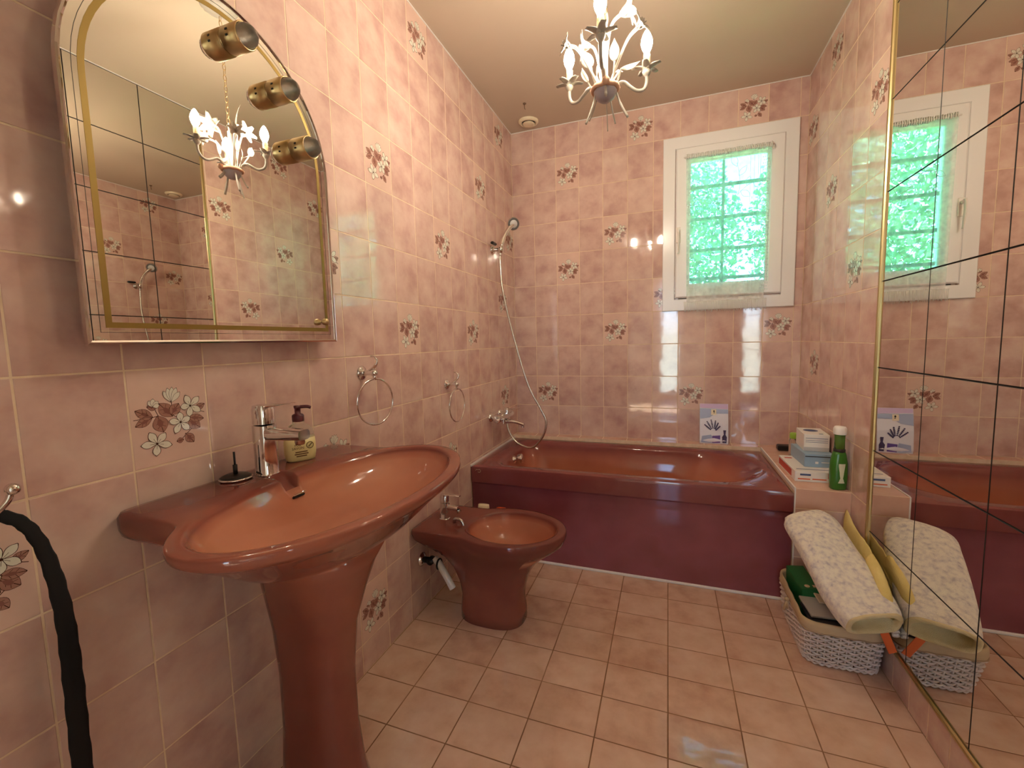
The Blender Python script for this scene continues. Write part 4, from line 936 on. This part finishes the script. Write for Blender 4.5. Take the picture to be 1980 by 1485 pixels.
# ------------------------------------------------------------------ bath mixer, shower bracket, hand shower
bm_ = thing('bath_mixer', 'chrome bath mixer tap on the left wall above the tub', 'tap', (0.0,-0.41,0.70))
def bmp(n, mb, m='chrome', parent=None):
    o = mb.build(n, m, parent or bm_)
    if parent is None: o.location = -bm_.location
    return autosmooth(o, 0.8)
for y in (-0.485,-0.335):
    mb = MB(); mb.lathe([(0.029,0.0006),(0.029,0.004),(0.022,0.012),(0.015,0.015),(0.015,0.05)], 24, 0, Matrix.Translation((0,y,0.700)) @ RX); bmp('wall_flange', mb)
mb = MB(); mb.tube([(0.062,-0.515,0.700),(0.062,-0.305,0.700)], 0.0215, 18); mb.tube([(0.062,-0.43,0.698),(0.062,-0.43,0.655)], 0.013, 12); mb.tube([(0.062,-0.38,0.698),(0.062,-0.38,0.652)], 0.016, 12); body = bmp('mixer_body', mb)
mb = MB(); mb.lathe([(0.023,0.0),(0.024,0.004),(0.024,0.026),(0.020,0.031),(0.0001,0.032)], 20, 0, Matrix.Translation((0.062,-0.516,0.700)) @ Matrix.Rotation(PI/2,4,'X')); bmp('side_knob', mb)
mb = MB(); mb.loft([[Vector((0.050+0.135*s, -0.41+(0.018-0.004*s)*math.cos(a), 0.662-0.012*s+0.012*math.sin(PI*s)+(0.013-0.003*s)*math.sin(a))) for a in [2*PI*k/16 for k in range(16)]] for s in [i/8 for i in range(9)]]); mb.tube([(0.176,-0.41,0.654),(0.176,-0.41,0.634)], 0.0105, 12); bmp('spout', mb)
mb = MB(); mb.loft([rrect(0.075,-0.41,0.020,0.020,z,3) for z in (0.715,0.722,0.742)]+[rrect(0.075,-0.41,0.016,0.016,0.748,3)]); mb.loft([[Vector((0.068+0.095*s, -0.41+(0.011-0.003*s)*math.cos(a), 0.742+0.008*s+0.003*math.sin(a))) for a in [2*PI*k/12 for k in range(12)]] for s in [i/6 for i in range(7)]]); bmp('lever', mb)
sb = thing('shower_bracket', 'chrome and black shower bracket on the left wall', 'bracket', (0.0,-0.385,1.70))
mb = MB(); mb.lathe([(0.026,0.0006),(0.026,0.006),(0.018,0.012),(0.011,0.016),(0.011,0.045)], 20, 0, Matrix.Translation((0,-0.385,1.690)) @ RX); o = mb.build('wall_base', 'chrome', sb); o.location = -sb.location
mb = MB(); mb.tube([(0.052,-0.385,1.668),(0.060,-0.385,1.712)], 0.0165, 14); o = mb.build('holder_cup', 'chrome', sb); o.location = -sb.location
mb = MB(); mb.box((0.030,-0.432,1.716), (0.020,0.058,0.016), 0, 0.005); o = mb.build('clamp_lever', 'black', sb); o.location = -sb.location
hs = thing('hand_shower', 'chrome hand shower hanging in its bracket with a ribbed metal hose', 'shower', (0.06,-0.385,1.69))
def hsp(n, mb, m, parent=None):
    o = mb.build(n, m, parent or hs)
    if parent is None: o.location = -hs.location
    return o
hp = catmull([(0.050,-0.386,1.652),(0.060,-0.384,1.705),(0.072,-0.372,1.760),(0.092,-0.345,1.810),(0.112,-0.320,1.838)],6)
mb = MB(); mb.tube(hp, [0.0105]*5+[0.0125]*8+[0.0115]*6+[0.0135]*(len(hp)-19), 14); hsp('handle', mb, 'chrome')
ax = Vector((0.55,-0.72,-0.32)).normalized(); c = Vector((0.112,-0.318,1.846)); tq = ax.to_track_quat('Z','Y').to_matrix().to_4x4(); M = Matrix.Translation(c) @ tq
mb = MB(); mb.lathe([(0.0001,-0.022),(0.018,-0.020),(0.034,-0.010),(0.0385,0.000),(0.0385,0.010),(0.034,0.013)], 30, 0, M); hd = hsp('shower_head', mb, 'chrome')
mat('rubber_ring', (0.10,0.09,0.085), 0.5); mat('spray_face', (0.55,0.53,0.50), 0.4)
mb = MB(); mb.lathe([(0.0355,0.0115),(0.034,0.0145),(0.024,0.0145),(0.0235,0.0125)], 30, 0, M); mb.build('dark_ring', 'rubber_ring', hd)
mb = MB(); mb.lathe([(0.0235,0.0130),(0.021,0.0158),(0.0001,0.0165)], 30, 0, M); mb.build('spray_face', 'spray_face', hd)
hose = catmull([(0.050,-0.387,1.652),(0.052,-0.392,1.60),(0.066,-0.40,1.453),(0.119,-0.40,1.208),(0.208,-0.40,0.901),(0.285,-0.40,0.749),(0.318,-0.40,0.673),(0.297,-0.40,0.585),(0.230,-0.40,0.512),(0.140,-0.395,0.530),(0.085,-0.388,0.588),(0.064,-0.381,0.650)],16)
mb = MB(); mb.tube(hose, [0.0072 if i % 2 else 0.0062 for i in range(len(hose))], 8); hsp('ribbed_hose', mb, 'chrome_dull')

# ------------------------------------------------------------------ things on the ledge
mat('lilac', srgb(214,190,226), 0.4); mat('card_white', srgb(234,234,242), 0.35); mat('purple', srgb(110,84,160), 0.4); mat('lav_dark', srgb(70,60,96), 0.5); mat('lav_green', srgb(110,130,90), 0.6); mat('card_blue', srgb(176,190,220), 0.35)
cdv = thing('lavender_sachet', 'lilac and white lavender bath sachet standing against the back wall', 'sachet', (1.249,-0.040,LED+0.0005)); cdv.rotation_euler = (-0.10,0,0.03)
mb = MB(); w_, h_ = 0.155, 0.238
rings = []
for (s, d) in ((0.0,0.003),(0.08,0.010),(0.5,0.012),(0.9,0.004),(1.0,0.0012)): rings.append([Vector((-w_/2,-d,s*h_)),Vector((0,-d*1.25,s*h_)),Vector((w_/2,-d,s*h_)),Vector((w_/2,d*0.4,s*h_)),Vector((0,d*0.5,s*h_)),Vector((-w_/2,d*0.4,s*h_))])
mb.loft(rings, smooth=False); mb.build('pouch', 'card_white', cdv)
def sd2(z):                                  # pouch front at height z (fraction)
    P_ = ((0.0,0.003),(0.08,0.010),(0.5,0.012),(0.9,0.004),(1.0,0.0012))
    for (a, da), (b, db_) in zip(P_, P_[1:]):
        if a <= z <= b: return -(da+(db_-da)*(z-a)/(b-a))*1.25-0.0012
    return -0.002
def flat(n, pts, m, k=0.0):
    mb = MB(); P_ = [(x*w_, sd2(max(0,min(1,z)))-k, z*h_) for x, z in pts]; cx = (sum(p[0] for p in P_)/len(P_), sum(p[1] for p in P_)/len(P_), sum(p[2] for p in P_)/len(P_)); mb.add([cx]+P_, [(0,i+1,(i+1) % len(P_)+1) for i in range(len(P_))]); return mb.build(n, m, cdv)
flat('lilac_band', [(-0.49,0.995),(-0.49,0.90),(0,0.885),(0.49,0.87),(0.49,0.93),(0.49,0.995),(0,0.997)], 'lilac')
flat('blue_panel', [(-0.49,0.88),(-0.49,0.62),(-0.15,0.66),(0.1,0.78),(0.49,0.76),(0.49,0.86)], 'card_blue', 0.0004)
flat('emblem_patch', [(-0.1,0.86),(-0.1,0.72),(0.08,0.72),(0.08,0.86)], 'cream', 0.001); 
mb = MB(); z0 = 0.755
mb.add([(x*w_, sd2(0.8)-0.0018, z*h_) for x, z in ((-0.05,0.735),(0.06,0.735),(0.03,0.775),(0.005,0.79),(-0.02,0.775))], [(0,1,2,3,4)]); mb.add([(0.0*w_+0.0045*math.cos(a), sd2(0.8)-0.0018, 0.815*h_+0.006*math.sin(a)) for a in [k*PI/4 for k in range(8)]], [tuple(range(8))]); mb.build('emblem_figure', 'dark', cdv)
mb = MB()
for x0, z0, x1, z1 in ((-0.02,0.30,-0.32,0.47),(-0.02,0.30,-0.24,0.55),(-0.01,0.30,-0.10,0.59),(0,0.30,0.05,0.57),(0,0.30,0.14,0.52),(0,0.3,0.2,0.44)):
    for s in range(6):
        f = 0.35+0.65*s/5; x = x0+(x1-x0)*f; z = z0+(z1-z0)*f; r = 0.0052*(1-0.4*abs(f-0.7)); mb.add([(x*w_+r*math.cos(a), sd2(z)-0.0008-0.0001*s, z*h_+r*0.9*math.sin(a)) for a in [k*PI/3 for k in range(6)]], [tuple(range(6))])
mb.build('lavender_print', 'lav_dark', cdv)['kind'] = 'stuff'
flat('soap_print', [(-0.06,0.02),(-0.06,0.20),(0.22,0.22),(0.22,0.03)], 'purple', 0.0006); flat('towel_print', [(-0.45,0.03),(-0.42,0.19),(-0.1,0.23),(-0.07,0.19),(-0.07,0.02)], 'card_blue', 0.0004)
flat('bottle_print', [(0.30,0.03),(0.28,0.18),(0.34,0.24),(0.32,0.35),(0.42,0.35),(0.40,0.24),(0.45,0.18),(0.44,0.03)], 'lav_dark', 0.0006)
mat('box_white', srgb(238,234,226), 0.45); mat('box_red', srgb(206,74,56), 0.45); mat('box_blue', srgb(150,176,196), 0.45); mat('box_ink', srgb(60,84,130), 0.5); mat('box_orange', srgb(226,110,60), 0.5)
def carton(name, label, c, d, rz, m, prints=()):
    t = thing(name, label, 'box', c, rz); mb = MB(); mb.box((0,0,d[2]/2), d, 0, 0.0012); mb.build('carton', m, t)
    for nm, mm, cc, dd in prints: q = MB(); q.box(cc, dd); q.build(nm, mm, t)
    return t
B1 = (0.158,0.275,0.045)
carton('medicine_box', 'wide flat white and red box at the bottom of the ledge pile', (1.590,-0.545,LED+0.0005), B1, 0.02, 'box_white',
       [('red_side', 'box_red', (-0.0793,0.02,0.0225), (0.0004,0.21,0.030)), ('title_print', 'box_ink', (-0.040,-0.1378,0.031), (0.040,0.0004,0.008)), ('text_line', 'box_orange', (-0.045,-0.1378,0.012), (0.046,0.0004,0.005)), ('text_line', 'box_orange', (0.012,-0.1378,0.013), (0.052,0.0004,0.005)), ('red_corner', 'box_red', (0.058,-0.1378,0.030), (0.030,0.0004,0.022)), ('red_mark', 'box_red', (-0.05,0.09,0.0453), (0.03,0.018,0.0004)), ('blue_stripe', 'box_ink', (0.0,-0.10,0.0453), (0.13,0.006,0.0004))])
carton('tissue_box', 'pale blue box lying on the white and red box on the ledge', (1.622,-0.500,LED+0.0462), (0.115,0.205,0.058), 0.03, 'box_blue', [('dark_strip', 'dark', (0.0,-0.1028,0.047), (0.11,0.0004,0.004)), ('pale_label', 'box_white', (-0.010,-0.1028,0.020), (0.012,0.0004,0.010)), ('title_print', 'box_white', (0.025,-0.1028,0.022), (0.035,0.0004,0.003))])
t = carton('pill_box', 'white box with blue print topping the ledge pile', (1.630,-0.470,LED+0.1048), (0.098,0.160,0.078), -0.05, 'box_white', [('text_line', 'box_ink', (0.0,-0.0803,0.060), (0.085,0.0004,0.002)), ('text_line', 'box_ink', (0.0,-0.0803,0.050), (0.085,0.0004,0.0015)), ('text_line', 'box_ink', (0.0,-0.0803,0.042), (0.085,0.0004,0.0015)), ('grey_foot', 'spray_face', (0.0,-0.0803,0.010), (0.097,0.0004,0.018)), ('title_print', 'box_ink', (0.02,-0.062,0.0782), (0.016,0.012,0.0004))])
mb = MB(); mb.add([(-0.005+0.030*math.cos(a), 0.015+0.028*math.sin(a), 0.0784) for a in [k*PI/10 for k in range(20)]], [tuple(range(20))]); mb.build('blue_emblem', 'box_ink', t)
mat('green_gel', srgb(60,120,40), 0.15); mat('green_clear', srgb(110,150,70), 0.1, trans=0.5, ior=1.3); mat('lime', srgb(150,190,70), 0.35); mat('label_pale', srgb(222,226,190), 0.4)
t = thing('shampoo_bottle', 'green bottle with white cap standing at the ledge front corner', 'bottle', (1.650,-0.748,LED+0.0005), 0.2)
mb = MB(); mb.loft([oval(0.025,0.020,0.0),oval(0.029,0.023,0.004),oval(0.031,0.025,0.05),oval(0.030,0.024,0.11),oval(0.024,0.020,0.145),oval(0.019,0.018,0.158)]); mb.build('bottle_body', 'green_gel', t)
mb = MB(); mb.lathe([(0.019,0.155),(0.021,0.158),(0.021,0.166),(0.018,0.169)], 20); mb.build('collar', 'dark', t)
mb = MB(); mb.loft([oval(0.018,0.017,0.166),oval(0.017,0.016,0.20),oval(0.018,0.017,0.235)]); mb.build('clear_neck', 'green_clear', t)
mb = MB(); mb.lathe([(0.022,0.228),(0.023,0.231),(0.023,0.252),(0.019,0.260),(0.0001,0.262)], 22); mb.build('cap', 'white_plastic', t)
mb = MB(); mb.loft([[Vector((-0.030*math.sin(a)*1.02, -0.0245*math.cos(a)*1.03, z)) for a in [-0.9+1.3*k/8 for k in range(9)]] for z in (0.03,0.11)], cap0=False, cap1=False, closed=False); mb.build('label', 'label_pale', t)
t = thing('travel_bottle', 'small clear bottle with lime green cap behind the ledge pile', 'bottle', (1.612,-0.245,LED+0.0005))
mb = MB(); mb.loft([oval(0.022,0.022,0.0,2),oval(0.024,0.024,0.004,2),oval(0.024,0.024,0.085,2),oval(0.015,0.015,0.100,2)]); mb.build('bottle_body', 'pet', t)
mb = MB(); mb.lathe([(0.020,0.098),(0.021,0.101),(0.021,0.122),(0.018,0.126),(0.0001,0.127)], 18); mb.build('cap', 'lime', t)
mb = MB(); mb.box((0,0,0.016), (0.075,0.05,0.030), 0, 0.006); tag(mb.build('black_pouch', 'black', None, (1.600,-0.115,LED+0.0006)), 'small black pouch in the ledge corner behind the lime-capped bottle', 'pouch')
# ------------------------------------------------------------------ wicker basket
mat('wicker', srgb(226,214,206), 0.6); mat('liner', srgb(198,176,140), 0.85); mat('liner_band', srgb(176,150,120), 0.85)
bk = thing('wicker_basket', 'white wicker basket with beige liner on the floor against the mirrors', 'basket', (1.56,-0.98,0))
BX0, BX1, BY0, BY1 = 1.452, 1.668, -1.150, -0.815
def bpath(z, off, M_):
    """rounded rectangle round the basket, M_ points, flaring upwards"""
    f = 0.018*(z/0.17); x0, x1, y0, y1 = BX0-f-off, min(1.6735,BX1+f*0.15+off), BY0-f*2.2-off, BY1+f*0.3+off; r = 0.045; seg = []
    def arc(cx, cy, a0): return [(cx+r*math.cos(a0+PI/2*k/6), cy+r*math.sin(a0+PI/2*k/6)) for k in range(7)]
    pts = arc(x1-r,y1-r,0)+arc(x0+r,y1-r,PI/2)+arc(x0+r,y0+r,PI)+arc(x1-r,y0+r,3*PI/2)
    L = [0]
    for i in range(len(pts)): a, b = pts[i], pts[(i+1) % len(pts)]; L.append(L[-1]+math.hypot(b[0]-a[0],b[1]-a[1]))
    out = []; j = 0
    for k in range(M_):
        s = L[-1]*k/M_
        while L[j+1] < s: j += 1
        a, b = pts[j], pts[(j+1) % len(pts)]; t = (s-L[j])/max(1e-9,L[j+1]-L[j]); out.append((a[0]+(b[0]-a[0])*t, a[1]+(b[1]-a[1])*t))
    return out
NS = 52
def bkp(n, mb, m, kind=None):
    o = mb.build(n, m, bk); o.location = -bk.location
    if kind: o['kind'] = kind
    return o
mb = MB(); PT = [bpath(z,0,NS*4) for z in (0.012,0.05,0.09,0.13)]
for i in range(NS):
    mb.tube([(PT[k][i*4][0],PT[k][i*4][1],z) for k, z in enumerate((0.012,0.05,0.09,0.13))], 0.0032, 5)
bkp('stake', mb, 'wicker', 'stuff')
rows_z = [0.026+0.0098*j for j in range(12)]
for j, z in enumerate(rows_z):
    p = bpath(z, 0, NS*4); n = len(p); mb = MB(); pts = []
    for i in range(n):
        a, b = p[i-1], p[(i+1) % n]; tx, ty = b[0]-a[0], b[1]-a[1]; l = math.hypot(tx,ty); nx, ny = ty/l, -tx/l
        w_ = 0.0052*math.cos(PI*i/4)*(1 if j % 2 else -1); pts.append((min(1.6765,p[i][0]+nx*w_), p[i][1]+ny*w_, z+0.0006*math.sin(i*1.3+j)))
    mb.tube(pts, 0.0037, 6, closed=True, flat=1.15); bkp('weaver', mb, 'wicker')
for ph, z in ((0,0.007),(PI,0.014)):
    p = bpath(0.008, 0.002, NS*4); mb = MB(); mb.tube([(min(1.677,q[0]), q[1], z+0.003*math.sin(PI*i/2+ph)) for i, q in enumerate(p)], 0.0045, 6, closed=True); bkp('foot_braid', mb, 'wicker')
p = bpath(0.145, 0.003, 96); cxm, cym = 1.56, -1.0
R = []
for t, z in ((0.0,0.136),(-0.012,0.146),(-0.012,0.160),(0.0,0.170),(0.03,0.172),(0.06,0.166),(0.10,0.12),(0.27,0.03)): R.append([(min(1.6768,q[0]+(cxm-q[0])*t+0.001*math.sin(i*0.9)), q[1]+(cym-q[1])*t, z+0.0012*math.sin(i*0.5)) for i, q in enumerate(p)])
mb = MB(); mb.loft(R, cap0=False, cap1=True); bkp('fabric_liner', mb, 'liner')
mb = MB(); mb.tube([(min(1.6768,q[0]), q[1], 0.137+0.0015*math.sin(i*1.7)) for i, q in enumerate(bpath(0.14,0.004,96))], 0.003, 5, closed=True); bkp('liner_seam', mb, 'liner_band')
mb = MB(); p = [(1.4235,-1.02,0.150),(1.416,-1.022,0.128),(1.412,-1.018,0.106)]; mb.tube(p, [0.004,0.006,0.0045], 6); mb.tube([(1.4235,-1.02,0.15),(1.420,-1.03,0.118)], [0.003,0.0035], 5); mb.sphere((1.420,-1.02,0.150), 0.008, 8, 6); bkp('liner_bow', mb, 'liner')
# ------------------------------------------------------------------ what lies in the basket
mat('green_box', srgb(24,104,52), 0.4); mat('skin_dot', srgb(226,190,150), 0.5); mat('book_grey', srgb(176,170,160), 0.6); mat('book_dark', srgb(40,38,44), 0.5); mat('paper_beige', srgb(214,192,158), 0.7)
t = thing('green_carton', 'green box with a pale dot standing in the basket', 'box', (1.496,-0.925,0.0525), 0.22); t.rotation_euler = (0.10,-0.06,0.12)
mb = MB(); mb.box((0,0,0.078), (0.062,0.150,0.155), 0, 0.0015); mb.build('carton', 'green_box', t)
mb = MB(); mb.lathe([(0.009,0.0),(0.009,0.0004),(0.0001,0.0005)], 16, 0, Matrix.Translation((-0.006,-0.055,0.1552))); mb.build('pale_dot', 'skin_dot', t)
mb = MB(); mb.box((0.018,-0.055,0.1554), (0.010,0.014,0.0004)); mb.build('label_mark', 'skin_dot', t)
def book(n, label, c, d, rot, m, cat='book'):
    o = MB().box((0,0,0), d, 0, 0.0015).build(n, m, None, c); o.rotation_euler = rot; return tag(o, label, cat)
book('dark_book', 'dark flat booklet lying deepest in the basket front', (1.545,-1.085,0.142), (0.165,0.120,0.010), (0.10,0.02,0.05), 'book_dark')
book('grey_magazine', 'pale grey magazine lying on the dark booklet in the basket', (1.520,-1.060,0.158), (0.110,0.105,0.008), (0.12,0.04,0.15), 'book_grey', 'magazine')
book('beige_card', 'beige card tucked under the rolled bath mat in the basket', (1.535,-1.005,0.180), (0.060,0.080,0.006), (0.35,0.15,0.3), 'paper_beige', 'card')
# orange tag sticking out over the rim
mb = MB(); mb.box((0,0,0), (0.024,0.003,0.078), 0, 0.001); o = mb.build('orange_tag', 'box_orange', None, (1.6520,-1.2255,0.170)); o.rotation_euler = (0.12,-0.42,0.10); tag(o, 'orange tag hanging over the basket rim by the mirror', 'tag')
# ------------------------------------------------------------------ bath mat folded over, and the yellow towel behind it
def terry(name, stops, scale, disp=0.6, fine=420.0):
    m = mottled(name, stops, rough=0.95, scale=scale, rnd=0, offs=False, detail=6.0); b = m.node_tree.nodes['Principled BSDF']
    tc = nd(m, 'ShaderNodeTexCoord'); n2 = nd(m, 'ShaderNodeTexNoise'); n2.inputs['Scale'].default_value = fine; n2.inputs['Detail'].default_value = 3.0; lk(m, tc.outputs['Object'], n2.inputs['Vector'])
    bp = nd(m, 'ShaderNodeBump'); bp.inputs['Strength'].default_value = disp; bp.inputs['Distance'].default_value = 0.004; lk(m, n2.outputs['Fac'], bp.inputs['Height']); lk(m, bp.outputs['Normal'], b.inputs['Normal']); return m
terry('mat_terry', [(0.30,srgb(196,188,190)),(0.44,srgb(226,218,210)),(0.56,srgb(240,233,218)),(0.75,srgb(246,240,224))], 60.0)
terry('mat_edge', [(0.3,srgb(222,202,150)),(0.7,srgb(236,222,176))], 14.0)
terry('yellow_terry', [(0.3,srgb(222,196,112)),(0.7,srgb(238,218,146))], 12.0)
bmat = thing('bath_mat', 'grey and cream terry bath mat folded in a loose roll over the basket', 'bath mat', (1.56,-1.08,0.2))
# spine from the upper back end to the open front end; the section is a flattened loop of thick cloth
spine = catmull([(1.498,-0.870,0.425),(1.512,-0.905,0.420),(1.535,-0.985,0.375),(1.556,-1.075,0.328),(1.578,-1.165,0.282),(1.594,-1.235,0.252),(1.601,-1.258,0.242)],6)
def section(i, n, inset=0.0, N=48):
    s = i/(n-1); p = spine[i]; t = (spine[min(i+1,n-1)]-spine[max(i-1,0)]).normalized()
    side = Vector((0.97,0.22,0.0)); side = (side-t*side.dot(t)).normalized(); nn = side.cross(t).normalized()
    if nn.z < 0: nn = -nn
    hw = 0.072+0.028*sm01(s/0.25)-0.018*sm01((s-0.6)/0.4); hh = 0.022+0.020*sm01(s/0.5)+0.004*sm01((s-0.6)/0.4)
    if s < 0.06: hh *= 0.55+0.45*s/0.06
    out = []
    for k in range(N):
        a = 2*PI*k/N; c, q = math.cos(a), math.sin(a); w_ = (hw-inset)*math.copysign(abs(c)**0.66,c); h_ = (hh-inset)*math.copysign(abs(q)**0.62,q)
        sag = 0.010*math.sin(3.1*s*PI+1.0)*c+0.006*math.sin(7*s+2.3*c)+0.004*mnoise.noise(Vector((8*s,3*c,2*q)))
        v = p+side*w_+nn*(h_+sag*(0.6 if inset == 0 else 0.5)); out.append(v)
    return out
n = len(spine); mb = MB()
RO = [section(i,n) for i in range(n)]; mb.loft(RO, cap0=True, cap1=False); o = mb.build('terry_roll', 'mat_terry', bmat); o.location = -bmat.location
e = RO[-1]; t = (spine[-1]-spine[-2]).normalized()
I = [section(n-1,n,0.0135), section(n-4,n,0.0145), section(n-9,n,0.016)]
mb = MB(); mid = [(a+b)/2+t*0.006 for a, b in zip(e, I[0])]
mb.loft([RO[-3], [v+(v-spine[-2])*0.03 for v in RO[-2]], [v+t*0.002 for v in e], mid, I[0], I[1], I[2]], cap0=False, cap1=True); o = mb.build('hem_opening', 'mat_edge', bmat); o.location = -bmat.location
mb = MB()
for k, (s0, s1, off) in enumerate(((0.52,0.98,0.0),(0.62,0.98,0.012))):
    ii = [int(s*(n-1)) for s in (s0,(s0+s1)/2,s1)]
    mb.tube(catmull([RO[ii[0]][40-2*k]*1.0+Vector((0.006,0,-0.006)), RO[ii[1]][42]*1.0+Vector((0.008,0.0,-0.008-off)), RO[ii[2]][44]+Vector((0.004,0.0,-0.010-off))],6), [0.006]*5+[0.010]*8, 8)
o = mb.build('under_fold', 'mat_terry', bmat); o.location = -bmat.location; o['kind'] = 'stuff'
yt = thing('yellow_towel', 'crumpled pale yellow towel between the bath mat and the mirrors', 'towel', (1.64,-1.0,0.25))
mb = MB(); G = 30; vs = []; fs = []
for i in range(G+1):
    for k in range(13):
        s, u = i/G, k/12
        y = -0.825-0.325*s; top = 0.440-0.070*s-0.05*s*s; x = 1.650+0.0235*u; z = top-0.085*abs(u-0.55)**1.6*2.2+0.010*math.sin(9*s+4*u)+0.007*mnoise.noise(Vector((9*s,5*u,1)))
        vs.append((min(x,1.673), y+0.012*math.sin(5*u+3*s), z))
m_ = len(vs); vs += [(x,y,z-0.014-0.05*min(1,i_/200)) for i_, (x,y,z) in enumerate(vs)]
for i in range(G):
    for k in range(12): a = i*13+k; fs.append((a,a+1,a+14,a+13)); fs.append((m_+a,m_+a+13,m_+a+14,m_+a+1))
ed = list(range(13))+[i*13+12 for i in range(1,G+1)]+[G*13+k for k in range(11,-1,-1)]+[i*13 for i in range(G-1,0,-1)]
for i in range(len(ed)): a, b = ed[i], ed[(i+1) % len(ed)]; fs.append((a,a+m_,b+m_,b))
mb.add(vs, fs, 0, True); o = mb.build('towel_cloth', 'yellow_terry', yt); o.location = -yt.location
mb = MB(); mb.tube(catmull([(1.664,-0.83,0.40),(1.666,-0.93,0.375),(1.662,-1.02,0.345),(1.666,-1.10,0.310),(1.663,-1.15,0.285)],6), [0.006]*8+[0.009]*9+[0.006]*8, 8); o = mb.build('folded_edge', 'yellow_terry', yt); o.location = -yt.location

rr = []                                       # a soft fold of the towel bulging forward between mat and mirrors
fp_ = catmull([(1.655,-1.06,0.352),(1.656,-1.12,0.338),(1.655,-1.185,0.306),(1.654,-1.225,0.262)],6)
for i, p in enumerate(fp_):
    s = i/(len(fp_)-1); w_ = 0.0165*(0.55+0.45*math.sin(PI*min(1,0.15+s*0.75))); h_ = 0.034*(1-0.55*s)
    rr.append([p+Vector((w_*math.copysign(abs(math.cos(a))**0.8,math.cos(a)), 0.004*math.sin(3*a+2*s), h_*math.sin(a)+0.004*math.sin(2*a+5*s))) for a in [2*PI*k/20 for k in range(20)]])
mb = MB(); mb.loft(rr); o = mb.build('towel_fold', 'yellow_terry', yt); o.location = -yt.location
